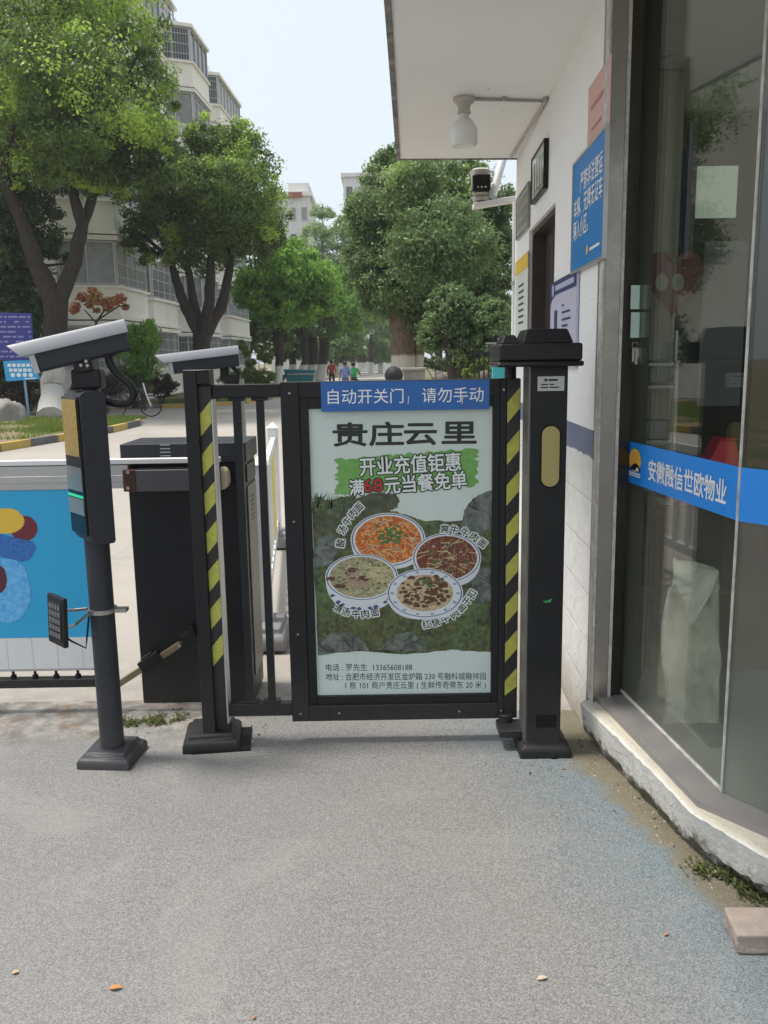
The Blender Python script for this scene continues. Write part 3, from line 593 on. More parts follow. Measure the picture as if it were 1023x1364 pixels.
g = NT('canopy_paint_worn'); n = g.noise(1.3, 6, .6); n2 = g.noise(6, 7, .7, dist=.6); n3 = g.noise(2.2, 4, .6)
c = g.mix(g.ramp(n, .4, .7, 0, .6), (.83, .835, .83), (.75, .75, .735)); pk = g.math('MULTIPLY', g.ramp(n2, .655, .675), g.ramp(n3, .5, .58)); c = g.mix(g.math('MULTIPLY', pk, .8), c, (.16, .145, .13)); g.bump(g.noise(25, 4), .08, .01); M['ceil'] = g.set(Base_Color=c, Roughness=.85)
M['dirtyedge'] = mat('weathered_edge', (.30, .29, .28), .9, var=.9, vscale=14, vcol=(.05, .045, .04), bump=.3, bscale=30)
def wbox(m, y0, y1, z0, z1, d0, d1, mi=0):   # box on the wall line: depth d0..d1 outward
    a = Vector((wx(y0), y0, 0)); b = Vector((wx(y1), y1, 0))
    m.prism([a+WN3*d0+ZZ*z0, b+WN3*d0+ZZ*z0, b+WN3*d1+ZZ*z0, a+WN3*d1+ZZ*z0], (0, 0, z1-z0), mi)
YF = 6.12; DY0, DY1, DZ = 4.44, 5.41, 2.345
m = MB(); wbox(m, 3.405, DY0, -.1, CEIL, -.12, 0); wbox(m, DY1, YF, -.1, CEIL, -.2, 0); wbox(m, DY0, DY1, DZ, CEIL, -.2, 0)
m.box(wx(YF)+.21, 3.6, YF-.2, YF, -.1, CEIL); m.box(3.4, 3.6, 1.4, YF-.2, -.1, CEIL)
m.build('wall', M['wall'], gh)
m = MB(); cedge = [(-.06, .9), (.033, 3.478), (.122, 6.06), (3.8, 6.22), (3.8, .9)]
m.prism([(*q, CEIL) for q in cedge], (0, 0, .12), mi=0, mi_side=1); ed = Vector((.122-.033, 6.06-3.478, 0)).normalized(); en = Vector((ed.y, -ed.x, 0)); q0 = Vector((-.06, .9, CEIL-.007)); q1 = Vector((.122, 6.06, CEIL-.007))
m.prism([q0, q1, q1+en*.028, q0+en*.028], (0, 0, .0068), mi=1); q2 = Vector((wx(6.06), 6.09, CEIL-.007)); m.prism([q1+en*.028, q2, q2-ed*.02, q1+en*.028-ed*.02], (0, 0, .0068), mi=1)
m.build('canopy', [M['ceil'], M['dirtyedge']], gh)
# door
M['doorbrown'] = mat('dark_brown_door', (.045, .034, .030), .45, var=.5, vscale=4, vcol=(.065, .05, .045))
m = MB(); wbox(m, DY0+.03, DY1-.03, 0, DZ-.03, -.14, -.1)
for k in range(6): wbox(m, DY0+.1+k*.14, DY0+.105+k*.14, .1, DZ-.1, -.1, -.097)
dr = m.build('door', M['doorbrown'], gh)
m = MB(); wbox(m, DY0, DY0+.03, 0, DZ, -.15, -.02); wbox(m, DY1-.03, DY1, 0, DZ, -.15, -.02); wbox(m, DY0+.03, DY1-.03, DZ-.03, DZ, -.15, -.02); m.build('frame', M['doorbrown'], dr)
m = MB(); wbox(m, DY0+.08, DY0+.16, 2.02, 2.12, -.1, -.06); m.build('door_closer', M['alu'], dr)
# frame posts of the bay, between wall end and glass
m = MB(); fy = 3.30
m.prism([(.846, fy, .19), (.905, fy-.005, .19), (.905, fy+.104, .19), (.847, fy+.104, .19)], (0, 0, CEIL-.19))
m.prism([(.918, fy+.0, .19), (.968, fy+.03, .19), (.968, fy+.1, .19), (.918, fy+.1, .19)], (0, 0, CEIL-.19), mi=1)
m.build('window_frame', [M['steel'], mat('dark_steel', (.085, .075, .068), .35, .7, var=.4, vscale=6, vcol=(.05, .045, .04), rvar=.1)], gh, bevel=.003)
M['sealant'] = mat('sealant', (.62, .6, .57), .7, var=.7, vscale=25, vcol=(.25, .22, .2), bump=.4, bscale=60)
m = MB(); m.prism([(.974, 3.412, .12), (1.06, 3.412, .12), (1.06, 3.5, .12), (.974, 3.5, .12)], (0, 0, CEIL-.13)); m.build('jamb', mat('dark_jamb', (.05, .042, .036), .5), gh)
m = MB(); m.box(.905, .918, fy-.002, fy+.05, .2, CEIL); m.box(.838, .846, fy-.004, fy+.05, .18, CEIL); m.tube([(A_.x, A_.y-.005, .21), (B_.x, B_.y+.0, .21)], .008, 6); m.tube([(B_.x-.004, B_.y, .21), (B_.x-.004, B_.y, CEIL)], .0045, 6)
m.build('sealant', M['sealant'], gh)
C_ = Vector((1.155, 2.375)); D_ = Vector((1.42, 2.08)); E_ = Vector((2.3, 1.5))
def glassmat(name, tint, dust, ior=1.5):
    m = bpy.data.materials.new(name); m.use_nodes = True; N = m.node_tree.nodes; L = m.node_tree.links; N.remove(N['Principled BSDF'])
    t = N.new('ShaderNodeBsdfTransparent'); t.inputs[0].default_value = (*tint, 1); gl = N.new('ShaderNodeBsdfGlossy'); gl.inputs['Roughness'].default_value = .02
    ge = N.new('ShaderNodeNewGeometry'); vd = N.new('ShaderNodeVectorMath'); vd.operation = 'DOT_PRODUCT'; L.new(ge.outputs['Incoming'], vd.inputs[0]); L.new(ge.outputs['Normal'], vd.inputs[1])
    def mth(op, a, b):
        q = N.new('ShaderNodeMath'); q.operation = op
        for i_, x_ in enumerate((a, b)):
            if hasattr(x_, 'links'): L.new(x_, q.inputs[i_])
            else: q.inputs[i_].default_value = x_
        return q.outputs[0]
    f0 = ((ior-1)/(ior+1))**2; ca = mth('ABSOLUTE', vd.outputs['Value'], 0.); fr_ = mth('ADD', f0, mth('MULTIPLY', 1-f0, mth('POWER', mth('SUBTRACT', 1., ca), 5.)))
    mx = N.new('ShaderNodeMixShader'); L.new(fr_, mx.inputs[0]); L.new(t.outputs[0], mx.inputs[1]); L.new(gl.outputs[0], mx.inputs[2])
    df = N.new('ShaderNodeBsdfDiffuse'); df.inputs[0].default_value = (.44, .46, .37, 1); m2 = N.new('ShaderNodeMixShader')
    tc = N.new('ShaderNodeTexCoord'); nz = N.new('ShaderNodeTexNoise'); nz.inputs['Scale'].default_value = 3; nz.inputs['Detail'].default_value = 7; L.new(tc.outputs['Object'], nz.inputs[0])
    sx = N.new('ShaderNodeSeparateXYZ'); L.new(tc.outputs['Object'], sx.inputs[0]); r1 = N.new('ShaderNodeMapRange'); r1.inputs[1].default_value = .2; r1.inputs[2].default_value = 1.3; r1.inputs[3].default_value = dust*4.5; r1.inputs[4].default_value = dust*.35; L.new(sx.outputs[2], r1.inputs[0])
    mu = N.new('ShaderNodeMath'); mu.operation = 'MULTIPLY'; L.new(nz.outputs[0], mu.inputs[0]); L.new(r1.outputs[0], mu.inputs[1])
    L.new(mu.outputs[0], m2.inputs[0]); L.new(mx.outputs[0], m2.inputs[1]); L.new(df.outputs[0], m2.inputs[2]); L.new(m2.outputs[0], N['Material Output'].inputs[0]); return m
M['glass'] = glassmat('bay_glass', (.90, .93, .90), .055, 1.75)
pts = [A_, B_, C_, D_, E_, Vector((3.4, 1.42))]
for a, b in ((A_, B_), (B_, C_), (C_, D_), (D_, E_), (E_, pts[5])):
    t = (b-a).normalized(); n = Vector((t.y, -t.x)) if (t.y*-1-(-t.x)*0) else t; n = Vector((-t.y, t.x)); n = n if n.x > 0 or n.y > 0 else -n
    q = MB(); q.prism([(a.x+t.x*.002, a.y+t.y*.002, .205), (b.x-t.x*.002, b.y-t.y*.002, .205), (b.x-t.x*.002+n.x*.008, b.y-t.y*.002+n.y*.008, .205), (a.x+t.x*.002+n.x*.008, a.y+t.y*.002+n.y*.008, .205)], (0, 0, CEIL-.205))
    q.build('glass_pane', M['glass'], gh)
# sill and kerb base
def strip(outer, inner, z0, z1):
    m = MB(); n = len(outer); vs = []
    for o, i in zip(outer, inner): vs += [(o[0], o[1], z0), (o[0], o[1], z1), (i[0], i[1], z1), (i[0], i[1], z0)]
    fs = []
    for k in range(n-1):
        b = 4*k
        for e in range(4): fs.append([b+e, b+4+e, b+4+(e+1) % 4, b+(e+1) % 4])
    fs += [[0, 1, 2, 3], [4*n-1, 4*n-2, 4*n-3, 4*n-4]]
    m.add(vs, fs); return m
sil_o = [(.862, 3.315), (.915, 2.9), (.968, 2.46), (1.11, 2.28), (1.36, 1.98), (2.3, 1.38), (3.4, 1.3)]
sil_i = [(.99, 3.315), (1.025, 2.9), (1.072, 2.512), (1.162, 2.382), (1.43, 2.09), (2.3, 1.51), (3.4, 1.43)]
strip(sil_o, sil_i, .10, .204).build('sill', mat('grey_sill', (.27, .26, .26), .5, .3, var=.4, vscale=9, vcol=(.36, .34, .31), rvar=.1), gh)
rk = random.Random(4)
def densify(l, n):
    out = []
    for a, b in zip(l[:-1], l[1:]):
        for k in range(n): out.append((a[0]+(b[0]-a[0])*k/n, a[1]+(b[1]-a[1])*k/n))
    return out+[l[-1]]
kt = densify([(.800, 3.315), (.868, 2.95), (.915, 2.66), (.948, 2.43), (1.075, 2.19), (1.33, 1.9), (2.3, 1.28), (3.4, 1.2)], 10)
kb = densify([(.832, 3.315), (.90, 2.96), (.955, 2.62), (1.00, 2.46), (1.09, 2.27), (1.36, 1.95), (2.3, 1.3), (3.4, 1.22)], 10)
ki = densify([(.875, 3.315), (.93, 2.9), (.96, 2.66), (.975, 2.46), (1.115, 2.285), (1.365, 1.985), (2.3, 1.39), (3.4, 1.31)], 10)
m = MB(); nn = len(kt); cols = []
for i in range(nn):
    j = lambda s: rk.uniform(-s, s)
    (tx, ty), (bx, by), (ix, iy) = kt[i], kb[i], ki[i]
    cols.append([Vector((ix, iy, .182)), Vector((tx+.014, ty, .184+j(.002))), Vector((tx+j(.002), ty, .170+j(.003))), Vector((tx*.7+bx*.3+j(.002), ty*.7+by*.3, .115)), Vector((tx*.4+bx*.6+j(.003), ty*.4+by*.6, .055+j(.008))), Vector((bx+.012+j(.006), by, .028+j(.008))), Vector((bx+.012+j(.008), by, -.02)), Vector((ix+.02, iy, -.02))])
for i in range(nn-1):
    for k in range(7): m.add([cols[i][k], cols[i+1][k], cols[i+1][k+1], cols[i][k+1]], [(0, 1, 2, 3)])
m.poly(cols[0])
g = NT('kerb_render'); z = g.xyz('Position')[2]; n = g.noise(9, 7, .7); n2 = g.noise(40, 5, .7); n3 = g.noise(2.5, 5, .6)
c = g.mix(g.ramp(n, .4, .7, 0, .8), (.74, .73, .69), (.58, .555, .50)); c = g.mix(g.ramp(z, .172, .18, 0, .75), c, g.mix(n2, (.60, .54, .40), (.46, .42, .34)))
f = g.ramp(g.math('ADD', z, g.math('MULTIPLY', g.math('SUBTRACT', n, .5), .42)), .03, .085, 1, 0); c = g.mix(f, c, g.mix(n2, (.06, .055, .045), (.20, .17, .12)))
c = g.mix(g.ramp(n2, .62, .7, 0, .5), c, (.2, .18, .15)); g.bump(g.math('ADD', n, n2), .6, .015); M['kerbr'] = g.set(Base_Color=c, Roughness=.9)
m.build('kerb_base', M['kerbr'], gh, smooth=50)
# blue band on the glass, follows the panes
def bandpt(a, b, s): return a.lerp(b, s)
m = MB(); z0, z1 = 1.088, 1.25
for a, b in ((A_, B_), (B_, C_), (C_, D_), (D_, E_)):
    t = (b-a).normalized(); n = Vector((t.y, -t.x)); n = n if n.dot(Vector((0, 0))-a) > 0 else -n
    a2 = a+n*.003; b2 = b+n*.003; m.prism([(a2.x, a2.y, z0), (b2.x, b2.y, z0), (b2.x, b2.y, z1), (a2.x, a2.y, z1)], (n.x*.0012, n.y*.0012, 0))
bd = m.build('glass_band', M['bandblue'], gh)
tG = Vector((B_.x-A_.x, B_.y-A_.y, 0)); LG = tG.length; tG.normalize(); nG = tG.cross(ZZ)
if nG.x > 0: nG = -nG
def gp(s, z, off=.006): return Vector((A_.x, A_.y, z))+tG*s+nG*off
m = MB(); m.text('安徽融信世欧物业', gp(.245, 1.130), tG, ZZ, .085, bold=.018, width=.58); m.build('lettering', M['white'], bd)
m = MB()
def disc(c, ux, uy, rx, ry, n=28, a0=0, a1=2*math.pi):
    return [Vector(c)+Vector(ux)*rx*math.cos(a0+(a1-a0)*i/n)+Vector(uy)*ry*math.sin(a0+(a1-a0)*i/n) for i in range(n+(a1-a0 < 6))]
m.poly(disc(gp(.115, 1.182, .0055), tG, ZZ, .058, .046), 0)
m.poly([gp(.065, 1.143, .0062), gp(.09, 1.160, .0062), gp(.12, 1.172, .0062), gp(.15, 1.166, .0062), gp(.17, 1.15, .0062), gp(.168, 1.143, .0062)], 1)
m.poly([gp(.125, 1.145, .007), gp(.14, 1.158, .007), gp(.158, 1.15, .007), gp(.155, 1.143, .007)], 2)
for z in (1.119, 1.128): m.poly([gp(.062, z, .006), gp(.172, z, .006), gp(.172, z+.006, .006), gp(.062, z+.006, .006)], 2)
m.build('emblem', [mat('emblem_orange', (.85, .45, .05), .5, var=.5, vscale=9, vcol=(.85, .6, .2)), M['black'], M['white']], bd)
# interior of the bay
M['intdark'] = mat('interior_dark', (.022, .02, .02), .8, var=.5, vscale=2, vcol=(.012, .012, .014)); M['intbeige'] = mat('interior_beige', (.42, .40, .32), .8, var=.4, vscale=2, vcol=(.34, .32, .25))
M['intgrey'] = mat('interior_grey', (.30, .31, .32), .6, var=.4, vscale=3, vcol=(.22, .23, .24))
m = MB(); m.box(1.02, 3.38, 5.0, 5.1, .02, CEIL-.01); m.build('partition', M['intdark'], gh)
m = MB(); m.prism([(1.0, 3.4, .05), (1.09, 2.52, .05), (1.18, 2.4, .05), (1.45, 2.12, .05), (3.38, 1.5, .05), (3.38, 5, .05), (1.05, 5, .05)], (0, 0, .06)); m.build('floor', M['intgrey'], gh)
m = MB(); a = P(868, 300, 4.3); b = P(905, 300, 4.3); m.box(a.x, b.x, 4.3, 4.5, .1, CEIL-.01); m.build('column', M['intbeige'], gh)
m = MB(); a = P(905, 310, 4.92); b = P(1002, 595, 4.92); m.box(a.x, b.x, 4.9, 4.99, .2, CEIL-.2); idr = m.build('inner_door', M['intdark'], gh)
m = MB(); a = P(929, 222, 4.88); b = P(979, 290, 4.88); m.box(a.x, b.x, 4.87, 4.885, b.z, a.z); m.build('window', mat('lit_window', (.6, .66, .6), .4, emit=(.75, .85, .75), estr=.22), idr)
m = MB(); a = P(938, 322, 4.88); b = P(984, 540, 4.88); m.box(a.x, b.x, 4.87, 4.885, b.z, a.z); m.build('pane', mat('frosted_pane', (.20, .215, .235), .4, var=.4, vscale=3, vcol=(.13, .145, .16)), idr)
# things inside
t = thing('covered_chair', 'chair under a creased white cloth inside the glazed bay', 'chair', (1.45, 3.35, .11))
def pp(l, Y): return [P(u, v, Y) for u, v in l]
m = MB(); nx, nz = 14, 26; rr = random.Random(9); grid = []
for j in range(nz):
    row = []
    for i in range(nx):
        u = 884+74*i/(nx-1); v = 742+265*j/(nz-1); 
        v += (6*((i-7)/7)**2 if j < 4 else 0); u += 2*math.sin(j*.45)*(1 if i < 3 else 0)+(max(0, 14-j*1.6)*(1-i/13)); v += (14*i/13 if j < 3 else 0)
        dy = .035*math.sin(i*1.1+j*.35)+.02*math.sin(i*2.3-j*.8)+(.10*(1-abs(j-9)/9) if j < 18 else 0)
        row.append(P(u, v, 3.235-.55*dy*(.6+.4*math.sin(j*.5))))
    grid.append(row)
vs = [p for r in grid for p in r]; fs = [(j*nx+i, j*nx+i+1, (j+1)*nx+i+1, (j+1)*nx+i) for j in range(nz-1) for i in range(nx-1)]
m.add(vs, fs); o = m.build('cloth_cover', mat('white_cloth', (.88, .84, .74), .9, var=.8, vscale=7, vcol=(.52, .46, .36), bump=.5, bscale=25), t, smooth=60)
md = o.modifiers.new('thick', 'SOLIDIFY'); md.thickness = .012; md.offset = 1
m = MB(); rows = []
for j in range(9):
    row = []
    for i in range(9):
        a_ = i/8; b_ = j/8; u = 897+60*a_-6*b_+16*b_*b_*(a_ < .5)*(1-2*a_)-18*b_*b_*max(0, a_-.5)*2; v = 744+(26-10*a_)*a_+(52+26*math.sin(a_*3.1))*b_
        row.append(P(u, v, 3.17-.03*math.sin(a_*5+b_*3)-.02*b_))
    rows.append(row)
m.add([p for r in rows for p in r], [(j*9+i, j*9+i+1, (j+1)*9+i+1, (j+1)*9+i) for j in range(8) for i in range(8)])
o2 = m.build('folded_flap', mat('flap_cloth', (.88, .86, .78), .9, var=.5, vscale=8, vcol=(.70, .67, .58), bump=.4, bscale=30), t, smooth=60)
md = o2.modifiers.new('thick', 'SOLIDIFY'); md.thickness = .008
m = MB(); a = P(890, 900, 3.34); b = P(954, 900, 3.34)
for xx in (a.x+.01, b.x-.01):
    m.tube([(xx, 3.345, .11), (xx, 3.36, 1.0)], .014, 8); m.tube([(xx, 3.75, .11), (xx, 3.72, .52)], .014, 8)
m.box(a.x, b.x, 3.35, 3.75, .5, .55); m.box(a.x, b.x, 3.345, 3.37, .6, .98); m.build('chair_frame', M['doorbrown'], t, bevel=.006)
t = thing('desk', 'brown wooden desk behind the covered chair in the glazed bay', 'desk', (1.5, 3.9, .11))
m = MB(); a = P(872, 700, 3.78); b = P(1010, 700, 3.78); m.box(a.x, b.x+.4, 3.78, 4.28, .86, .90); m.build('desk_top', mat('desk_wood', (.20, .11, .07), .5, var=.5, vscale=5, vcol=(.13, .07, .045)), t, bevel=.004)
m = MB(); m.box(a.x+.02, b.x+.38, 3.82, 3.85, .11, .86); m.box(a.x+.02, a.x+.05, 3.85, 4.26, .11, .86); m.box(b.x+.35, b.x+.38, 3.85, 4.26, .11, .86); m.build('desk_panel', mat('desk_panel_wood', (.15, .075, .05), .5, var=.5, vscale=5, vcol=(.10, .05, .035)), t)
t = thing('notice_sheet', 'curled papers lying on the desk in the glazed bay', 'paper', (1.45, 3.95, .9))
m = MB()
for k in range(3): m.obox((a.x+.22+.05*k, 3.95, .903+.004*k), .15, .1, .0015, (1, .2*k-.2, .02), (-.2*k+.2, 1, 0), (0, 0, 1), mi=k % 2)
m.build('sheet', [M['paper'], M['red']], t)
t = thing('red_container', 'red ribbed plastic container standing on the desk above the blue glass band', 'container', (1.75, 3.9, .9))
m = MB(); YR = 3.84; m.prism(pp([(942, 652), (946, 612), (956, 592), (961, 586), (981, 588), (985, 605), (986, 652)], YR), (0, .12, 0)); m.build('body', M['red'], t, bevel=.01)
m = MB(); zb_ = P(964, 652, YR).z; a = P(944, 652, YR); b = P(986, 652, YR); m.box(a.x, b.x, YR+.01, YR+.11, .9, zb_); m.build('base', M['red'], t)
for k in range(9): m = MB(); q = P(962+k*2.3, 586.5, YR); m.tube([q+Vector((0, .002, .004)), q+Vector((0, .118, .004))], .004, 5); m.build('rib', M['red'], t)
t = thing('red_heart', 'red heart shape behind the bay window glass', 'decoration', P(895, 370, 4.05))
m = MB(); hp = []
for k in range(40):
    w = 2*math.pi*k/40; hx = 16*math.sin(w)**3; hy = 13*math.cos(w)-5*math.cos(2*w)-2*math.cos(3*w)-math.cos(4*w); hp.append(P(897, 372, 4.05)+Vector((hx*.0085, 0, hy*.0105)))
m.prism(hp, (0, .006, 0)); m.build('heart_shape', mat('faded_red', (.16, .03, .027), .6), t)  # flat heart shape in one dark red, set behind the glass
m = MB(); c0 = P(893, 376, 4.045)
for s in (-.04, .035): m.poly(disc(c0+Vector((s, 0, 0)), (1, 0, 0), ZZ, .03, .04, 14))
m.build('motif', M['intbeige'], t)
t = thing('stacked_cartons', 'dim pale shelf goods behind the glazed bay door', 'shelf', P(880, 560, 4.15))
m = MB()
for (u0, u1, v0, v1) in ((862, 900, 455, 480), (865, 898, 484, 510), (858, 896, 560, 585)):
    a = P(u0, v1, 4.15); b = P(u1, v0, 4.15); m.box(a.x, b.x, 4.15, 4.28, a.z, b.z)
m.build('carton', M['intgrey'], t, bevel=.004)
m = MB(); a = P(856, 586, 4.12); b = P(903, 440, 4.12)
for zz in (a.z, P(880, 512, 4.12).z, P(880, 482, 4.12).z): m.box(a.x, b.x, 4.13, 4.29, zz-.02, zz-.005)
for xx in (a.x, b.x): m.box(xx-.006, xx+.006, 4.13, 4.145, .11, b.z)
m.build('rack', M['alu'], t)
t = thing('mop_handle', 'thin steel mop pole leaning inside the bay beside the beige column', 'mop', P(897, 600, 4.0)*1)
m = MB(); m.tube([P(902, 480, 4.0), P(892, 760, 3.9), Vector((P(888, 900, 3.86).x, 3.86, .13))], .011, 8); m.build('handle', M['bolt'], t)
m = MB(); bq = Vector((P(888, 900, 3.86).x, 3.86, .11)); m.lathe([(.03, .1), (.06, .05), (.08, 0)][::-1], bq, 10); m.build('mop_head', M['paper'], t)
for k, (v0, v1, lb) in enumerate(((380, 412, 'pale green slip stuck on the dark window post, upper of two'), (416, 450, 'pale green slip stuck on the dark window post, lower of two'))):
    a = P(839, v1, fy-.006+.018); b = P(852, v0, fy-.006+.018); m = MB(); m.box(a.x, b.x, fy+.006, fy+.0075, a.z, b.z); o = m.build('paper_slip', mat('pale_green_slip', (.42, .55, .50), .6), origin=(a.x, fy, a.z)); tag(o, lb, 'label', 'slips on the window post')
t = thing('key_bunch', 'small bunch of keys hanging on the dark window post', 'keys', P(846, 465, fy))
m = MB(); k0 = P(846, 460, fy-.01+.02); m.tube([k0+Vector((.012*math.cos(w*.7), 0, .012*math.sin(w*.7))) for w in range(9)], .0018, 5)
for dx, l in ((-.006, .05), (.006, .06), (.012, .035)): m.obox(k0+Vector((dx, 0, -.012-l/2)), .004, .0012, l/2)
m.build('key', M['bolt'], t)

# ------------------------------------------------------------------ things on the guardhouse wall
def wallsign(name, label, cat, tl, br, mt, th=.012, off=.003, frame=None):
    a = Wp(*tl); b = Wp(*br); y1, y0 = a.y, b.y; zt, zb = a.z, b.z
    t = thing(name, label, cat, Vector((wx(y0), y0, zb))+WN3*off)
    m = MB(); wbox(m, y0, y1, zb, zt, off, off+th); m.build('board', mt, t)
    if frame:
        m = MB(); e = .012
        wbox(m, y0-e, y0, zb-e, zt+e, off, off+th+.004); wbox(m, y1, y1+e, zb-e, zt+e, off, off+th+.004); wbox(m, y0, y1, zb-e, zb, off, off+th+.004); wbox(m, y0, y1, zt, zt+e, off, off+th+.004); m.build('frame', frame, t)
    def at(s, q, lift=.002): # s from the left edge 0..1, q from the bottom 0..1
        y = y1+(y0-y1)*s; return Vector((wx(y), y, zb+(zt-zb)*q))+WN3*(off+th+lift)
    return t, at, y1-y0, zt-zb
UXW = -WD3
t, at, w, h = wallsign('warning_sign', 'bright blue framed warning sign with white lettering under the pink sheet', 'sign', (769, 222), (808, 340), mat('warning_blue_board', (.012, .20, .55), .4, var=.25, vscale=5, vcol=(.02, .25, .6)), frame=M['alu'])
m = MB(); m.text('严禁非法营运', at(.27, .70), UXW, ZZ, .085, width=w*.68, bold=.012); m.text('车辆、无牌无证车', at(.06, .50), UXW, ZZ, .085, width=w*.9, bold=.012); m.text('辆入小区。', at(.06, .30), UXW, ZZ, .085, width=w*.5, bold=.012); m.build('lettering', M['white'], t)
m = MB(); m.poly(disc(at(.55, .12), UXW, ZZ, .018, .02, 14)); m.build('emblem', mat('emblem_yellow', (.8, .5, .08), .5), t)
m = MB(); m.poly([at(.62, .10), at(.92, .10), at(.92, .125), at(.62, .125)]); m.build('small_print', M['white'], t)
M['navy'] = mat('navy_print', (.02, .035, .14), .5)
t, at, w, h = wallsign('notice_board', 'lilac white notice board with a navy header beside the dark door', 'notice board', (738, 378), (770, 490), mat('lilac_board', (.56, .54, .68), .45))
m = MB(); m.poly([at(0, .84), at(1, .84), at(1, 1), at(0, 1)]); m.poly([at(0, .84), at(0, .74), at(.08, .8), at(.22, .84)]); m.build('header', M['navy'], t)
m = MB(); m.poly(disc(at(.12, .9, .003), UXW, ZZ, .03, .03, 16)); m.poly([at(.22, .885, .003), at(.93, .885, .003), at(.93, .945, .003), at(.22, .945, .003)]); m.build('header_print', mat('header_pale', (.45, .46, .62), .5), t)
m = MB(); m.poly([at(.18, .28), at(.3, .28), at(.3, .66), at(.18, .66)])
for k, (a, b, q) in enumerate(((.5, .56, .68), (.5, .8, .6), (.5, .82, .52), (.5, .72, .45), (.55, .75, .27), (.55, .75, .2), (.6, .7, .13))): m.poly([at(a, q), at(b, q), at(b, q+.025), at(a, q+.025)])
m.build('text_lines', M['navy'], t)
t, at, w, h = wallsign('pink_sheet', 'faded pink sheet pasted high on the wall above the blue warning sign', 'poster', (785, 118), (812, 196), mat('faded_pink', (.62, .40, .37), .7, var=.5, vscale=6, vcol=(.55, .33, .30)), th=.002, off=.001)
m = MB(); m.poly([at(.15, .68), at(.7, .68), at(.7, .73), at(.15, .73)]); m.poly([at(.2, .42), at(.65, .42), at(.65, .45), at(.2, .45)]); m.build('text_lines', mat('faded_ink', (.42, .22, .2), .7), t)
t, at, w, h = wallsign('glazed_plaque', 'small green edged glazed plaque above the dark door', 'plaque', (714, 215), (730, 248), mat('plaque_glass', (.30, .36, .30), .15, var=.6, vscale=6, vcol=(.55, .58, .55)), th=.02, frame=M['black'])
m = MB()
for k in range(4): m.poly([at(.15+.2*k, .15), at(.24+.2*k, .15), at(.24+.2*k, .85), at(.15+.2*k, .85)])
m.build('print', mat('plaque_print', (.62, .66, .6), .4), t)
t, at, w, h = wallsign('grey_plaque', 'narrow grey notice plaque at the far end of the guardhouse wall', 'plaque', (691, 268), (706, 300), mat('plaque_grey', (.42, .42, .38), .5, var=.4, vscale=8), th=.01, frame=M['steel'])
m = MB()
for k in range(3): m.poly([at(.1, .15+.28*k), at(.9, .15+.28*k), at(.9, .33+.28*k), at(.1, .33+.28*k)])
m.build('print', mat('plaque_ink', (.25, .25, .22), .5), t)
t, at, w, h = wallsign('yellow_headed_poster', 'tall pale poster with a yellow heading left of the dark door', 'poster', (688, 350), (703, 480), mat('poster_pale', (.62, .66, .58), .6), th=.003)
m = MB(); m.poly([at(0, .86), at(1, .86), at(1, 1), at(0, 1)]); m.build('heading', mat('poster_yellow', (.75, .5, .06), .6), t)
m = MB()
for k in range(7): m.poly([at(.3, .72-.06*k), at(.7, .72-.06*k), at(.7, .74-.06*k), at(.3, .74-.06*k)])
m.build('text_lines', M['plaque_ink'] if 'plaque_ink' in M else M['navy'], t)
# lamp under the canopy
lc = G(618, 130, CEIL) if False else Vector(PL(618, 130, (.449, 4.703), (1, 0))); lc = Vector((.449, 4.703, CEIL))
t = thing('ceiling_lamp', 'white bottle shaped bulb in a round holder under the canopy', 'lamp', lc)
m = MB(); m.lathe([(.056, 0), (.058, -.010), (.054, -.022), (.034, -.036), (.030, -.062), (.036, -.066), (.036, -.078), (.02, -.082)][::-1], lc, 24); m.build('lamp_holder', mat('holder_white', (.5, .48, .44), .6, var=.6, vscale=30, vcol=(.3, .27, .22)), t, smooth=40)
zb = P(616, 195, 4.7).z-CEIL
m = MB(); m.lathe([(.02, zb+.005), (.062, zb), (.070, zb+.012), (.0715, -.165), (.063, -.138), (.044, -.112), (.026, -.096), (.024, -.079)], lc, 24); m.build('bulb', mat('opal_bulb', (.70, .70, .69), .3), t, smooth=40)
t = thing('cable_conduit', 'thin white conduit running from the lamp holder to the wall corner', 'conduit', lc+Vector((.06, 0, 0)))
m = MB(); e = Vector((wx(4.75)-.012, 4.75, CEIL-.01)); m.tube([lc+Vector((.06, 0, -.009)), e, e+Vector((.009, 1.25, -.002))], .008, 8)
m.tube([lc+Vector((.2, 0, -.01)), lc+Vector((.22, 0, -.01))], .012, 8); m.tube([lc+Vector((.42, 0, -.01)), e+Vector((0, 0, -.002))], .011, 8); m.build('conduit_pipe', mat('conduit_white', (.45, .43, .40), .6, var=.5, vscale=30, vcol=(.25, .22, .2)), t)
# surveillance camera on bracket beyond the wall end
t = thing('surveillance_camera', 'white dome camera on a flat bracket at the far end of the guardhouse', 'camera', (.92, 6.1, 2.4))
YB = 6.25
m = MB(); a = P(630, 275, YB); b = P(690, 265, YB); m.obox((a+b)/2+Vector((0, 0, 0)), (b-a).length/2, .05, .018, (b-a), (0, 1, 0), Vector((0, 0, 1))); m.build('bracket', M['whitepvc'], t, bevel=.004)
m = MB(); m.tube([P(672, 205, YB+.1), P(656, 262, YB)], .028, 10); m.build('stay_tube', M['whitepvc'], t, smooth=40)
m = MB(); c0 = P(640, 268, YB); m.lathe([(.055, 0), (.06, .02), (.035, .04), (.03, .06)], c0, 16); c1 = P(640, 243, YB-.02); m.lathe([(.03, -.09), (.056, -.075), (.062, -.03), (.068, .03), (.072, .075), (.055, .088), (.01, .092)], c1, 20); m.build('camera_body', mat('camera_beige', (.42, .40, .36), .5, var=.5, vscale=9, vcol=(.30, .28, .25)), t, smooth=50)
m = MB(); m.obox(c1+Vector((0, -.052, -.016)), .064, .03, .058); m.build('lens_window', M['gloss'], t, bevel=.015)
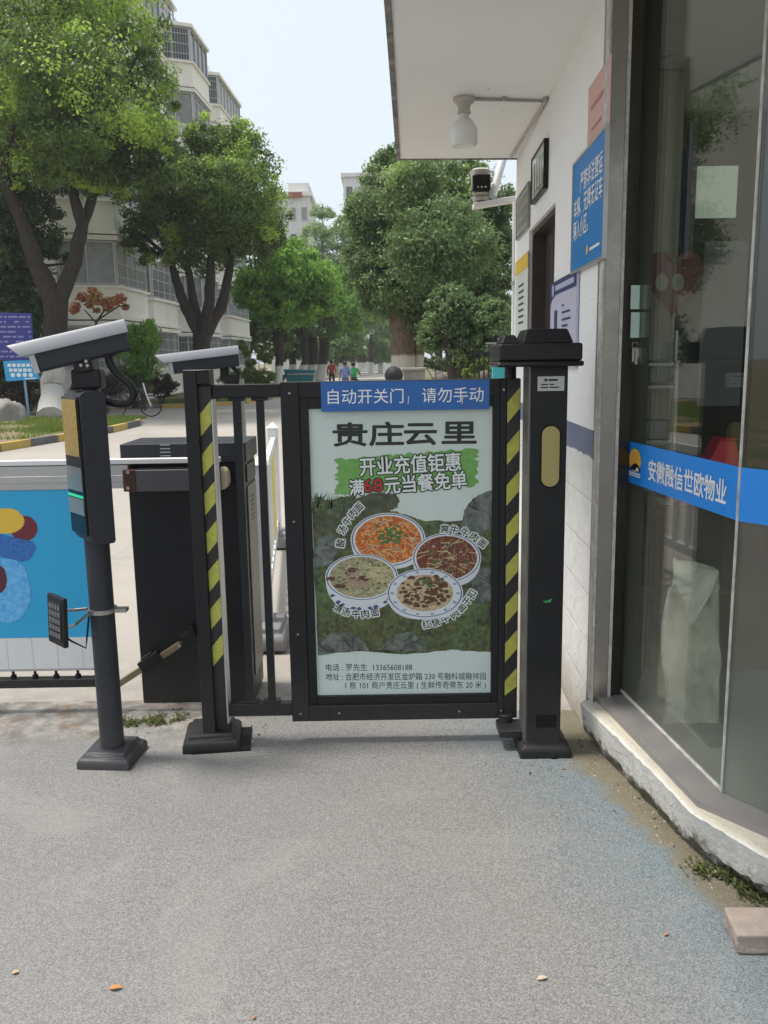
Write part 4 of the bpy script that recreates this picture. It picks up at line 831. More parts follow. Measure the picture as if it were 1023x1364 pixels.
m = MB()
for s in (-1, 0, 1): m.poly(disc(c1+Vector((s*.026, -.0835, -.045)), (1, 0, 0), ZZ, .007, .007, 12))
m.build('lens', M['alu'], t)
t = thing('drainpipe', 'white drainpipe running down the far corner of the guardhouse', 'pipe', (wx(6.15)-.03, 6.17, 0))
m = MB(); px = P(685, 400, 6.17).x; m.tube([(px, 6.17, -.02), (px, 6.17, P(685, 268, 6.17).z)], .02, 10); m.tube([(px+.045, 6.17, -.02), (px+.045, 6.17, P(691, 300, 6.17).z)], .014, 8); m.build('pipe', M['whitepvc'], t, smooth=40)
m = MB()
for zz in (.5, 1.4, 2.1): m.obox((px+.02, 6.155, zz), .05, .012, .012)
m.build('bracket', M['alu'], t)

# ------------------------------------------------------------------ pedestrian gate
GY = 3.335
def Pg(u, v, dy=0.): return P(u, v, GY+dy)
def gx(u): return P(u, 740, GY).x
gate = thing('advert_gate', 'black pedestrian swing gate with a lit food poster panel and blue banner', 'gate', (.5, 3.36, .1))
x_l, x_b, x_p, x_q, x_s, x_r = -.397, -.325, -.29, .433, .486, .541
m = MB(); T = 3.40
m.box(x_l, x_b, GY, T, .10, 1.503); m.box(.462, x_s, GY, T, .10, 1.503); m.box(x_b, .462, GY, T, .10, .168); m.box(x_b, .462, GY, T, 1.44, 1.503); m.build('frame', M['dark'], gate, bevel=.003)
m = MB(); m.box(x_b, x_p, GY+.008, T-.01, .168, 1.44); m.box(x_q, .462, GY+.008, T-.01, .168, 1.44); m.box(x_p, x_q, GY+.008, T-.01, .168, .206); m.box(x_p, x_q, GY+.008, T-.01, 1.397, 1.44); m.build('bezel', M['black'], gate, bevel=.002)
m = MB(); m.box(-.664, x_l, 3.345, 3.385, 1.445, 1.497); m.build('top_rail', M['dark'], gate, bevel=.004)
for sx_, sz_ in ((-.361, .135), (-.361, .48), (-.361, .95), (-.361, 1.46), (.474, .135), (.474, 1.46), (-.2, .135), (.3, .135)): m = MB(); m.tube([(sx_, GY+.001, sz_), (sx_, GY-.0025, sz_)], .0045, 10); m.build('screw', M['bolt'], gate)
m = MB(); m.box(-.675, x_l, 3.345, 3.385, .122, .178); m.build('bottom_rail', M['dark'], gate, bevel=.004)
for u0, u1 in ((-.588, -.556), (-.496, -.466)):
    m = MB(); m.box(u0, u1, 3.35, 3.38, .178, 1.445); m.box(u0-.02, u1+.02, 3.347, 3.383, .178, .19); m.box(u0-.018, u1+.018, 3.347, 3.383, 1.432, 1.445); m.build('bar', M['dark'], gate, bevel=.003)
def stripes(mb, x0, x1, y, z_first, dz, hz, rise, n, zmin, zmax, jit=0):
    for k in range(n):
        zl = z_first-k*dz; pts = [(x0, zl-hz), (x0, zl), (x1, zl+rise), (x1, zl-hz+rise)]
        pts = [(x, min(max(z, zmin), zmax)) for x, z in pts]
        mb.poly([(x, y, z) for x, z in pts][::1], 0)
m = MB(); m.box(x_s, x_r, GY+.002, T, .10, 1.503); hs = m.build('hazard_strip', M['stripeblack'], gate, bevel=.003)
m = MB(); stripes(m, x_s+.003, x_r-.003, GY+.0012, Pg(674, 536).z, .1640, .082, .058, 8, .2, 1.47); m.build('yellow_stripes', M['yellow'], hs)
m = MB(); a = Vector((-.238, GY-.003, 1.386)); m.box(-.238, .418, GY-.0045, GY-.002, 1.386, 1.5); bn = m.build('banner', mat('banner_blue', (.015, .11, .38), .35, var=.3, vscale=5, vcol=(.02, .15, .45), rvar=.1), gate)
m = MB(); m.text('自动开关门', (-.212, GY-.0055, 1.420), (1, 0, 0), ZZ, .062, width=.295); m.build('lettering', M['white'], bn); m = MB(); m.text('请勿手动', (.155, GY-.0055, 1.420), (1, 0, 0), ZZ, .062, width=.24); m.build('lettering', M['white'], bn)
m = MB()
for u in (482, 543, 615): p0 = Pg(u, 538, -.0055); m.poly([p0, p0+Vector((.003, 0, 0)), p0+Vector((.006, 0, .03)), p0+Vector((.003, 0, .03))])
m.build('scratch', M['paper'], bn)
# poster
PY = GY+.023
g = NT('poster_print'); n = g.noise(5, 7, .7, dist=.6); g_ = g.mix(g.ramp(n, .3, .7), (.60, .68, .645), (.66, .73, .70)); M['ptop'] = g.set(Base_Color=g_, Roughness=.5)
g = NT('poster_moss'); n = g.noise(7, 8, .72, dist=.8); n2 = g.noise(45, 6, .75); c = g.mix(g.ramp(n, .38, .64), (.012, .022, .010), (.13, .125, .04)); c = g.mix(g.ramp(g.noise(4.5, 6, .72), .46, .62), c, (.085, .15, .05)); c = g.mix(g.ramp(n2, .5, .64, 0, .6), c, (.20, .22, .11)); c = g.mix(g.ramp(n2, .34, .47, .85, 0), c, (.008, .012, .007)); M['pmoss'] = g.set(Base_Color=c, Roughness=.5)
g = NT('poster_rock'); n = g.noise(14, 8, .75, dist=1.); n2 = g.noise(50, 5, .7); c = g.mix(g.ramp(n, .38, .62), (.015, .022, .02), (.21, .235, .21)); c = g.mix(g.ramp(n2, .55, .68, 0, .5), c, (.33, .35, .32)); M['prock'] = g.set(Base_Color=c, Roughness=.5)
g = NT('poster_fern'); n = g.noise(30, 6, .75, dist=1.5); c = g.mix(g.ramp(n, .4, .62), (.03, .05, .025), (.16, .25, .11)); M['pfern'] = g.set(Base_Color=c, Roughness=.5)
def Pp(u, v, k=0): return P(u, v, PY-.0004*k)
m = MB(); m.box(x_p, x_q, PY, PY+.02, .206, 1.397); po = m.build('poster', M['ptop'], gate)
rp = random.Random(5)
def ragged(l, amp, n=6):
    out = []
    for (a, b), (c, d) in zip(l, l[1:]+l[:1]):
        for k in range(n): out.append((a+(c-a)*k/n+rp.uniform(-amp, amp), b+(d-b)*k/n+rp.uniform(-amp, amp)))
    return out
def flat(name, mt, px, k, amp=0, n=6, par=po):
    m = MB(); q = ragged(px, amp, n) if amp else px; m.poly([Pp(u, v, k) for u, v in q][::-1]); return m.build(name, mt, par)
moss = [(415.5, 668), (425, 662), (440, 668), (455, 660), (475, 664), (500, 656), (522, 657), (532, 664), (530, 676), (520, 680), (545, 686), (560, 693), (600, 694), (625, 692), (655, 690), (656, 873), (600, 871), (540, 874), (500, 870), (450, 874), (423, 872)]
mq = []
for (a, b), (c, d) in zip(moss, moss[1:]+moss[:1]):
    for k in range(6):
        s = k/6; px_, py_ = a+(c-a)*s, b+(d-b)*s; mq.append((min(max(px_+rp.uniform(-1, 1), 411+.026*(py_-545)), 655.3), py_+rp.uniform(-1.3, 1.3)))
flat('moss_print', M['pmoss'], mq, 1)
flat('boulder_print', M['prock'], ragged([(613, 706), (618, 680), (630, 664), (645, 656), (655, 653), (655.2, 700), (640, 712)], .8), 2)
flat('boulder_print', M['prock'], ragged([(423, 872), (425, 858), (440, 845), (465, 842), (485, 855), (492, 868), (498, 871)], .8), 2)
flat('rock_print', M['prock'], ragged([(416, 735), (424, 716), (445, 712), (452, 730), (440, 752), (420, 756)], 1.2), 2)
flat('rock_print', M['prock'], ragged([(628, 772), (640, 758), (655, 756), (655.4, 800), (638, 806), (629, 790)], .7), 2)
flat('rock_print', M['prock'], ragged([(505, 866), (520, 846), (548, 842), (566, 856), (570, 868)], 1.2), 2)
flat('log_print', mat('poster_log', (.04, .045, .03), .5, var=.9, vscale=30, vcol=(.12, .14, .07)), ragged([(420, 700), (440, 672), (470, 668), (500, 658), (528, 658), (533, 668), (515, 684), (480, 690), (455, 700), (430, 715)], 1.2), 2)
m = MB()
for k in range(70):
    u = rp.uniform(418, 480); v = rp.uniform(664, 690); w = rp.uniform(-.9, .9)-.3; l = rp.uniform(8, 22)
    e = (u+l*math.sin(w), v-l*math.cos(w)*.8); m.poly([Pp(max(u-1.5, 415), v, 3), Pp(min(e[0], 650), max(e[1], 655), 3), Pp(u+1.5, v+1, 3)])
for k in range(420):
    u = rp.uniform(428, 640); v = rp.uniform(830, 868) if k % 2 else rp.uniform(700, 720); l = rp.uniform(2, 6); w = rp.uniform(-1.4, 1.4)
    m.poly([Pp(u-1, v, 3), Pp(u+l*math.sin(w), v-l*math.cos(w), 3), Pp(u+1, v, 3)])
m.build('fern_print', M['pfern'], po)
brush = []
for k in range(46): # ragged brush stroke
    s = k/45; brush.append((447+185*s+rp.uniform(-3, 3), 612-15*s+rp.uniform(-2, 2)))
br2 = [(636+rp.uniform(-5, 3), 599+3.1*k) for k in range(16)]
br3 = [(632-185*k/45+rp.uniform(-3, 3), 648+10*k/45+rp.uniform(-2, 2)) for k in range(46)]
br4 = [(449+rp.uniform(-9, 5)*(1 if k % 2 else .3), 655-2.4*k) for k in range(17)]
flat('brush_stroke', mat('poster_green', (.13, .36, .06), .5, var=.6, vscale=22, vcol=(.30, .50, .2)), brush+br2+br3+br4, 2)
M['ink'] = mat('poster_ink', (.016, .02, .024), .5); M['pwhite'] = mat('poster_white', (.78, .82, .80), .5); M['pred'] = mat('poster_red', (.42, .03, .03), .5)
def ptext(mb, body, u0, v0, u1, v1, hpx, k, bold=0., mi=0):
    a = Pp(u0, v0, k); b = Pp(u1, v1, k); ux = (b-a); w = ux.length; ux.normalize(); uy = Vector((-ux.z, 0, ux.x)); h = (Pp(u0, v0-hpx, k)-a).length
    mb.text(body, a, ux, uy, h/.88, mi, bold, width=w)
def halo(mb, body, u0, v0, u1, v1, hpx, k, r, n=8, bold=0., kk=0):
    for i in range(n):
        w = 2*math.pi*i/n; ptext(mb, body, u0+r*math.cos(w), v0+r*math.sin(w), u1+r*math.cos(w), v1+r*math.sin(w), hpx, k+.3*(i+kk), bold)
def arctext(body, pts, hpx, k=8):
    n = len(body); a_ = MB(); b_ = MB()
    for i, ch in enumerate(body):
        s = i/max(1, n-1)*(len(pts)-1); j = min(int(s), len(pts)-2); f = s-j
        u = pts[j][0]+(pts[j+1][0]-pts[j][0])*f; v = pts[j][1]+(pts[j+1][1]-pts[j][1])*f
        du = pts[j+1][0]-pts[j][0]; dv = pts[j+1][1]-pts[j][1]; l = math.hypot(du, dv); du /= l; dv /= l
        halo(a_, ch, u-du*hpx*.46, v-dv*hpx*.46, u+du*hpx*.46, v+dv*hpx*.46, hpx*.95, k, 2.0, 8, .0); halo(b_, ch, u-du*hpx*.46, v-dv*hpx*.46, u+du*hpx*.46, v+dv*hpx*.46, hpx*.95, k+3, .25, 3, .0)
    a_.build('lettering', M['pwhite'], po); b_.build('lettering', M['ink'], po)
for ch, u0 in (('贵', 443), ('庄', 491.5), ('云', 538), ('里', 588)):
    m = MB(); vb = 591.5-3.5*(u0-443)/190; w_ = 46 if ch != '云' else 43
    halo(m, ch, u0+1, vb, u0+w_, vb-.4, 29, 2, .95, 8, .0); ptext(m, ch, u0+1, vb, u0+w_, vb-.4, 29, 5, .0); m.build('title_lettering', M['ink'], po)
for body, (u0, v0, u1, v1, hp_), wm in (('开业充值钜惠', (480, 632, 614, 624.5, 23), 'pwhite'), ('满', (466, 658.5, 485, 657.5, 20), 'pwhite'), ('68', (485, 655.5, 510, 654, 21), 'pred'), ('元当餐免单', (513, 656, 622, 647.5, 21.5), 'pwhite')):
    m = MB(); halo(m, body, u0, v0, u1, v1, hp_, 3, 1.8, 10, .01); m.build('lettering_outline', M['ink'], po)
    m = MB(); halo(m, body, u0, v0, u1, v1, hp_, 7, .5, 5, .0); ptext(m, body, u0, v0, u1, v1, hp_, 9, .0); m.build('offer_lettering', M[wm], po)
arctext('酸汤牛肉面', [(458, 724), (460, 708), (466, 697), (473, 687), (481, 679)], 11)
arctext('爽牛牛肉面', [(592, 709), (604, 710), (617, 713), (629, 719), (640, 727)], 11)
arctext('清汤牛肉面', [(449, 814), (460, 819), (474, 822), (487, 822), (500, 820)], 11)
arctext('红烧牛肉面干扣', [(569, 836), (582, 833), (595, 828), (608, 821), (618, 812), (626, 803), (632, 794)], 11)
m = MB(); ptext(m, '电话 : 罗先生  13365608188', 434, 893, 549, 892.5, 9.2, 2, .0); m.build('phone_lettering', M['ink'], po)
m = MB(); ptext(m, '地址 : 合肥市经济开发区金炉路 230 号融科城融祥园', 434, 905.5, 647, 904.5, 9.2, 2, .0); ptext(m, '1 栋 101 商户贵庄云里 ( 生鲜传奇旁东 20 米 )', 460, 917, 647, 916, 9.2, 2, .0); m.build('lettering', M['ink'], po)
def foodmat(name, a, b, c, sc=60, f2=.55):
    g = NT(name); n = g.noise(sc, 6, .7, dist=1.2); n2 = g.noise(sc*1.7, 5, .7, dist=.6); k = g.mix(g.ramp(n, .4, .6), a, b); k = g.mix(g.ramp(n2, f2, f2+.08), k, c); return g.set(Base_Color=k, Roughness=.45)
M['bwhite'] = mat('bowl_white', (.72, .74, .78), .45, var=.4, vscale=25, vcol=(.52, .56, .66)); M['bblue'] = mat('bowl_blue', (.05, .09, .22), .45)
foods = [('orange noodle soup', (517, 719), 50, 36, 14, foodmat('orange_soup', (.42, .045, .012), (.66, .20, .03), (.78, .46, .13), 55, .52), 1),
         ('dark red noodle soup', (595, 743), 46, 33, 16, foodmat('dark_soup', (.07, .012, .008), (.22, .035, .018), (.42, .24, .12), 80, .53), 2),
         ('clear beef noodle soup', (482, 769), 49, 31, 26, foodmat('clear_soup', (.20, .17, .10), (.42, .38, .22), (.52, .48, .30), 60, .52), 3),
         ('dry braised noodles', (566, 790), 51, 33, 12, foodmat('dry_noodles', (.60, .48, .30), (.30, .16, .08), (.62, .54, .38), 75, .5), 4)]
M['herb'] = mat('herb_print', (.05, .12, .03), .5, var=.9, vscale=60, vcol=(.12, .22, .06)); M['noodle'] = mat('noodle_print', (.58, .50, .28), .5); M['beef'] = mat('beef_print', (.06, .022, .012), .5, var=.9, vscale=90, vcol=(.22, .08, .04)); M['slice'] = mat('slice_print', (.46, .33, .25), .5, var=.8, vscale=60, vcol=(.26, .16, .12))
for (nm, (cu_, cv_), rx, ry, dp, fm, kind), lay in zip(foods, (4, 7, 10, 13)):
    def el(r, k, du=0, dv=0, n=40, a0=0, a1=2*math.pi): return [Pp(cu_+du+rx*r*math.cos(a0+(a1-a0)*i/n), cv_+dv-ry*r*math.sin(a0+(a1-a0)*i/n), k) for i in range(n+1 if a1-a0 < 6 else n)]
    m = MB()
    body = el(1, lay, n=24, a0=math.pi, a1=2*math.pi)[::1]   # lower body of the bowl
    low = [Pp(cu_+rx*.985*math.copysign(abs(math.cos(math.pi+math.pi*i/24))**.8, math.cos(math.pi+math.pi*i/24)), cv_+(ry*.78+dp*.8)*abs(math.sin(math.pi*i/24))**.85, lay) for i in range(25)]
    m.poly([Pp(cu_-rx, cv_, lay)]+low+[Pp(cu_+rx, cv_, lay)], 0); m.poly(el(1, lay+.3), 0); m.poly(el(.97, lay+.6), 1); m.poly(el(.94, lay+.9), 0)
    for i in range(14):
        w = math.pi*(1.12+.76*i/13); c_u = cu_+rx*.86*math.cos(w); c_v = cv_-ry*.9*math.sin(w)+dp*.55; 
        if i % 3 != 1 and kind == 3: m.poly([Pp(c_u+rp.uniform(2, 5)*math.cos(q), c_v+rp.uniform(1.5, 3)*math.sin(q), lay+.2) for q in (0, 1, 2, 3, 4, 5, 6)], 1)
        if kind == 4: 
            w2 = 2*math.pi*i/14; c_u = cu_+rx*.86*math.cos(w2); c_v = cv_-ry*.86*math.sin(w2); m.poly([Pp(c_u+rp.uniform(2, 4)*math.cos(q), c_v+rp.uniform(1.5, 2.5)*math.sin(q), lay+1.1) for q in (0, 1.2, 2.4, 3.6, 4.8)], 3)
    m.poly(el(.74 if kind == 4 else .88, lay+1.2), 2); b_ = m.build('bowl_print', [M['bwhite'], M['bblue'], fm, mat('bowl_pale_blue', (.30, .38, .50), .45)], po)
    m = MB(); rb = random.Random(kind)
    def blob(u, v, r, k, mi, sq=.7): a0 = rb.uniform(0, 6); m.poly([Pp(u+r*rb.uniform(.7, 1.2)*math.cos(a0+q*.9), v+r*sq*rb.uniform(.7, 1.2)*math.sin(a0+q*.9), k) for q in range(7)], mi)
    def strand(u, v, l, w, mi, k):
        c = rb.uniform(-.5, .5); p = [(u+l*(s-.5)*math.cos(w)-c*l*(s-.5)**2*math.sin(w), v+l*(s-.5)*math.sin(w)*.7+c*l*(s-.5)**2*math.cos(w)) for s in np.linspace(0, 1, 6)]
        m.poly([Pp(a, b-.55, k) for a, b in p]+[Pp(a, b+.55, k) for a, b in p[::-1]], mi)
    R = .66 if kind == 4 else .78
    def rnd(f=1.): 
        a, r = rb.uniform(0, 6.28), R*f*rb.random()**.5; return cu_+rx*r*math.cos(a), cv_-ry*r*math.sin(a)
    K = lay+1.5
    for i in range(45 if kind != 3 else 25): u, v = rnd(); strand(u, v, rb.uniform(8, 20), rb.uniform(0, 3.1), 1, K+.01*i*.3)
    if kind == 1:
        for i in range(60): u = cu_+4+rb.gauss(0, 9); v = cv_-4+rb.gauss(0, 6); blob(u, v, rb.uniform(1.5, 3.5), K+.3+.003*i, 0)
        for i in range(12): u, v = rnd(); blob(u, v, 3, K+.2, 3)
    if kind == 2:
        for i in range(45): u, v = rnd(.8); blob(u, v, rb.uniform(1.5, 3.2), K+.3+.003*i, (0, 3, 2)[i % 3])
    if kind == 3:
        for i in range(22): u = cu_-12+rb.gauss(0, 11); v = cv_+2+rb.gauss(0, 6.5); blob(u, v, rb.uniform(5, 9), K+.3+.012*i, 3 if i % 3 else 2, .45)
        for i in range(35): u, v = rnd(.95); blob(u, v, rb.uniform(1.3, 2.6), K+.5+.003*i, 0)
        for i in range(30): u = cu_+20+rb.gauss(0, 7); v = cv_-4+rb.gauss(0, 6); strand(u, v, 16, rb.uniform(-.6, 1.2), 1, K+.6+.002*i)
    if kind == 4:
        for i in range(110): u, v = rnd(1.02); blob(u, v-3, rb.uniform(2, 4.2), K+.3+.003*i, 2)
        for i in range(26): u = cu_+rb.gauss(0, 10); v = cv_-16+rb.gauss(0, 4); blob(u, v, rb.uniform(1.3, 2.6), K+.7+.003*i, 0)
    m.build('food_print', [M['herb'], M['noodle'], M['beef'], M['slice']], po)
flat('tear_edge_print', M['ptop'], ragged([(424, 872), (480, 868), (540, 871), (600, 866), (655.5, 868), (655.5, 878), (424, 880)], 1.0), 2.5)
m = MB(); m.box(x_p, x_q, GY+.009, GY+.0105, .206, 1.397); m.build('glass_cover', glassmat('cover_glass', (.985, .99, .988), .0, 1.15), gate)
# ------------------------------------------------------------------ striped gate post on the left
t = thing('latch_post', 'square black post with black and yellow stripes at the free end of the gate', 'post', (-.72, 3.37, 0))
m = MB(); m.box(-.768, -.716, 3.315, 3.42, .06, 1.55); m.box(-.716, -.668, 3.345, 3.42, .06, 1.55); m.box(-.716, -.668, 3.318, 3.345, 1.5, 1.55); m.box(-.768, -.668, 3.315, 3.42, 1.55, 1.556); m.build('post_body', M['dark'], t, bevel=.003)
m = MB(); m.box(-.716, -.668, 3.337, 3.3445, .12, 1.49); sp = m.build('striped_strip', M['stripeblack'], t)
m = MB(); stripes(m, -.714, -.670, 3.3365, P(262, 552, 3.337).z, .158, .086, .052, 7, .3, 1.46)
m.poly([P(277, 905, 3.3362), P(283, 900, 3.3362), P(283, 908, 3.3362)]); m.build('yellow_stripes', M['yellow'], sp)
m = MB(); m.box(-.6675, -.661, 3.33, 3.40, .1, 1.44); m.build('edge_trim', M['alu'], t)
def plinth(m, cx, cy, hx, hy, h, ang=0, lip=.35):
    ca, sa = math.cos(ang), math.sin(ang); R = lambda a, b, z: Vector((cx+a*ca-b*sa, cy+a*sa+b*ca, z))
    lv = [(1, 0), (1, h*.42), (.93, h*.62), (.80, h*.72), (.77, h*.96), (.70, h)]; b0 = len(m.v)
    for s, z in lv: m.v += [R(-hx*s, -hy*s, z), R(hx*s, -hy*s, z), R(hx*s, hy*s, z), R(-hx*s, hy*s, z)]
    for i in range(len(lv)-1):
        for k in range(4): m.f.append([b0+i*4+k, b0+i*4+(k+1) % 4, b0+i*4+4+(k+1) % 4, b0+i*4+4+k]); m.m.append(0)
    m.f.append([b0+(len(lv)-1)*4+k for k in range(4)]); m.m.append(0)
m = MB(); plinth(m, -.742, 3.385, .116, .118, .066, .12); m.build('base_cover', M['rubber'], t, bevel=.008)
m = MB(); m.obox((-.70, 3.375, .004), .12, .11, .004, (1, .12, 0), (-.12, 1, 0)); m.build('base_plate', M['black'], t)  # thin black sheet under the base, reaching farther out on the right
m = MB(); m.tube([(-.776, 3.36, .42), (-.768, 3.36, .42)], .018, 10); m.box(-.79, -.772, 3.35, 3.36, .405, .44); m.build('fixing', M['black'], t)

# ------------------------------------------------------------------ motor post on the right
t = thing('gate_motor_post', 'tall black gate motor post with capped head and oval amber light by the white wall', 'post', (.63, 3.27, 0))
m = MB(); m.box(.556, .693, 3.19, 3.33, .05, 1.55); m.build('post_body', M['dark'], t, bevel=.006)
m = MB(); m.box(.548, .556, 3.20, 3.325, .06, 1.55); m.build('side_cover', mat('side_grey', (.17, .165, .16), .4, .4, rvar=.1), t)
m = MB(); m.box(.428, .732, 3.13, 3.40, 1.568, 1.632); m.box(.420, .738, 3.125, 3.405, 1.548, 1.568); m.build('motor_housing', M['black'], t, bevel=.01, seg=3)
def frustum(m, x0, x1, y0, y1, z0, z1, i):
    m.add([(x0, y0, z0), (x1, y0, z0), (x1, y1, z0), (x0, y1, z0), (x0+i, y0+i, z1), (x1-i, y0+i, z1), (x1-i, y1-i, z1), (x0+i, y1-i, z1)], [(3, 2, 1, 0), (4, 5, 6, 7), (0, 1, 5, 4), (1, 2, 6, 5), (2, 3, 7, 6), (3, 0, 4, 7)])
m = MB(); frustum(m, .515, .705, 3.16, 3.36, 1.632, 1.685, .02); frustum(m, .44, .51, 3.18, 3.34, 1.632, 1.665, .015); m.build('lid', M['black'], t, bevel=.006)
m = MB(); m.tube([(.505, 3.365, 1.50), (.505, 3.365, 1.55)], .022, 14); m.build('hinge_shaft', M['dark'], t, smooth=40)
a = P(716, 521, 3.188); b = P(752, 501, 3.188); m = MB(); m.box(a.x, b.x, 3.1885, 3.19, a.z, b.z); st = m.build('nameplate', M['alu'], t)
m = MB(); wq = b.x-a.x; hq = b.z-a.z
for (s0, s1, q, hh) in ((.25, .36, .66, .18), (.4, .75, .68, .14), (.12, .4, .4, .09), (.45, .62, .4, .09), (.12, .4, .2, .09), (.45, .8, .2, .09)): m.poly([(a.x+wq*s0, 3.1882, a.z+hq*q), (a.x+wq*s1, 3.1882, a.z+hq*q), (a.x+wq*s1, 3.1882, a.z+hq*(q+hh)), (a.x+wq*s0, 3.1882, a.z+hq*(q+hh))])
m.build('fine_print', M['black'], st)
c0 = P(733, 608, 3.188); rx = .0335; hz_ = .115
def stad(c, rx, hh, y): return [Vector((c.x+rx*math.cos(w), y, c.z+(hh-rx)+rx*math.sin(w))) for w in np.linspace(0, math.pi, 14)]+[Vector((c.x+rx*math.cos(w), y, c.z-(hh-rx)+rx*math.sin(w))) for w in np.linspace(math.pi, 2*math.pi, 14)]
m = MB(); m.prism(stad(c0, rx+.006, hz_+.006, 3.189), (0, -.005, 0)); ob = m.build('light_bezel', M['gloss'], t, bevel=.002)
m = MB(); m.prism(stad(c0, rx, hz_, 3.184), (0, -.006, 0)); m.build('indicator_lens', M['amber'], ob, bevel=.004, seg=3)
a = P(714, 969, 3.19); b = P(741, 952, 3.19); m = MB(); m.box(a.x, b.x, 3.187, 3.19, a.z, b.z); m.build('hatch', M['gloss'], t, bevel=.002)
a = P(722, 801, 3.189); m = MB(); m.poly([a, P(727, 803, 3.189), P(733, 802, 3.189), P(736, 797, 3.189), P(729, 800, 3.189)][::-1]); m.build('sticker', mat('green_sticker', (.03, .36, .10), .5), t)
m = MB(); plinth(m, .632, 3.262, .103, .095, .066); m.build('base_cover', M['rubber'], t, bevel=.008)
m = MB(); m.box(.455, .56, 3.24, 3.36, .055, .088); m.tube([(.495, 3.345, .085), (.495, 3.345, .12)], .03, 14); m.build('pivot_arm', M['dark'], t, bevel=.006)

# ------------------------------------------------------------------ plate camera post on the left
def unit(v): return Vector(v).normalized()
pb = G(147, 1000, .055)+Vector((-.005, .045, 0)); pb.z = 0
t = thing('camera_post', 'slate grey post with pay terminal and plate camera standing left of the gate', 'camera post', pb)
m = MB(); plinth(m, pb.x-.003, pb.y+.005, .108, .108, .06, -.08); m.build('base_cover', M['pole'], t, bevel=.01, seg=3)
m = MB(); m.tube([pb+ZZ*.05, pb+ZZ*1.45], .047, 28); m.build('pole', M['pole'], t, smooth=50)
aa = math.radians(40); nS = Vector((-math.cos(aa), -math.sin(aa), 0)); tS = Vector((math.sin(aa), -math.cos(aa), 0))    # screen normal, sideways toward the lens
TH, WS = .100, .165
# near lower-right edge of the side face is seen at about (153, 720)
e0 = P(149, 640, pb.y-.06); hc = e0+nS*(TH/2)-tS*(WS/2); hc.z = 0
zt_, zb_ = P(125, 521, hc.y-.08).z, P(135, 727, hc.y-.08).z
prof = []
rc = .03
for (cx_, cz_, a0, n) in ((TH/2-rc, zt_-rc, 0, 6), (-TH/2+rc, zt_-rc, 90, 6), (-TH/2+.012, zb_+.012, 180, 4), (TH/2-.05, zb_+.05, 270, 6)):
    for k in range(n+1):
        w = math.radians(a0+90*k/n); r_ = rc if cz_ > 1.3 else (.012 if a0 == 180 else .05); prof.append((cx_+r_*math.cos(w), cz_+r_*math.sin(w)))
m = MB(); m.prism([hc+nS*a_-tS*WS/2+ZZ*b_ for a_, b_ in prof], tS*WS); th_ = m.build('terminal_housing', M['pole'], t, bevel=.004)
def scr(s, z, off): return hc+nS*(TH/2+off)+tS*((s-.5)*WS)+ZZ*z
m = MB(); m.prism([scr(.03, zb_+.04, .001), scr(.97, zb_+.04, .001), scr(.97, zt_-.02, .001), scr(.03, zt_-.02, .001)], nS*.008); sc_ = m.build('screen', M['gloss'], th_, bevel=.002)
m = MB(); m.prism([scr(.1, zt_-.24, .0095), scr(.92, zt_-.24, .0095), scr(.92, zt_-.03, .0095), scr(.1, zt_-.03, .0095)], nS*.004); m.build('gold_plate', M['gold'], sc_, bevel=.002)
m = MB(); m.prism([scr(.05, zt_-.395, .0095), scr(.95, zt_-.395, .0095), scr(.95, zt_-.385, .0095), scr(.05, zt_-.385, .0095)], nS*.002); m.build('light_bar', M['greenlight'], sc_)
m = MB(); m.prism([scr(.05, zt_-.37, .0094), scr(.95, zt_-.37, .0094), scr(.95, zt_-.28, .0094), scr(.05, zt_-.28, .0094)], nS*.002); m.prism([scr(.05, zt_-.46, .0094), scr(.95, zt_-.46, .0094), scr(.95, zt_-.40, .0094), scr(.05, zt_-.40, .0094)], nS*.002); m.build('display_panel', mat('display_grey', (.16, .18, .18), .15), sc_)
def bullet(par, c, ax, L, W, prefix=''):
    """box camera: dark body under a pale hood; ax points out of the lens"""
    ax = unit(ax); sd2 = ax.cross(ZZ).normalized(); up = sd2.cross(ax).normalized()
    bod = [(-.45, -.42), (-.36, -.5), (.36, -.5), (.45, -.42), (.45, .18), (-.45, .18)]
    m = MB(); m.prism([c-ax*L*.48+sd2*W*a+up*W*b for a, b in bod], ax*L*.86); body = m.build('camera_body', M['pole'], par, bevel=.004)
    m = MB(); hd = [(-.56, .04), (-.5, .34), (-.40, .44), (.40, .44), (.5, .34), (.56, .04), (.50, .04), (.44, .31), (.37, .38), (-.37, .38), (-.44, .31), (-.50, .04)]
    n = len(hd); b0 = []
    for s in (-.5, .5): b0 += [c+ax*(L*s+(W*.30*(b-.04)/.4 if s > 0 else 0))+sd2*W*a+up*W*b for a, b in hd]
    m.add(b0, [list(range(n))[::-1], [n+i for i in range(n)]]+[[i, (i+1) % n, n+(i+1) % n, n+i] for i in range(n)]); m.build('sunshield', M['hood'], par, bevel=.003)
    f = c+ax*L*.383
    m = MB(); m.prism([f+sd2*W*a+up*W*b for a, b in ((-.38, -.42), (.38, -.42), (.38, .14), (-.38, .14))], ax*.004); m.build('lens_window', M['gloss'], body)
    m = MB()
    for (a, b, a2, b2) in ((-.45, -.5, .45, -.42), (-.45, .14, .45, .18), (-.45, -.42, -.38, .14), (.38, -.42, .45, .14)): m.prism([f+sd2*W*a+up*W*b, f+sd2*W*a2+up*W*b, f+sd2*W*a2+up*W*b2, f+sd2*W*a+up*W*b2], ax*.02)
    m.build('lens_frame', M['alu'], body); return ax, sd2, up
cc = P(101, 461, pb.y-.02); tl = math.radians(13)
ax, sd2, upc = bullet(t, cc, (-math.cos(tl)*math.cos(.36), -math.cos(tl)*math.sin(.36), -math.sin(tl)), .385, .125)
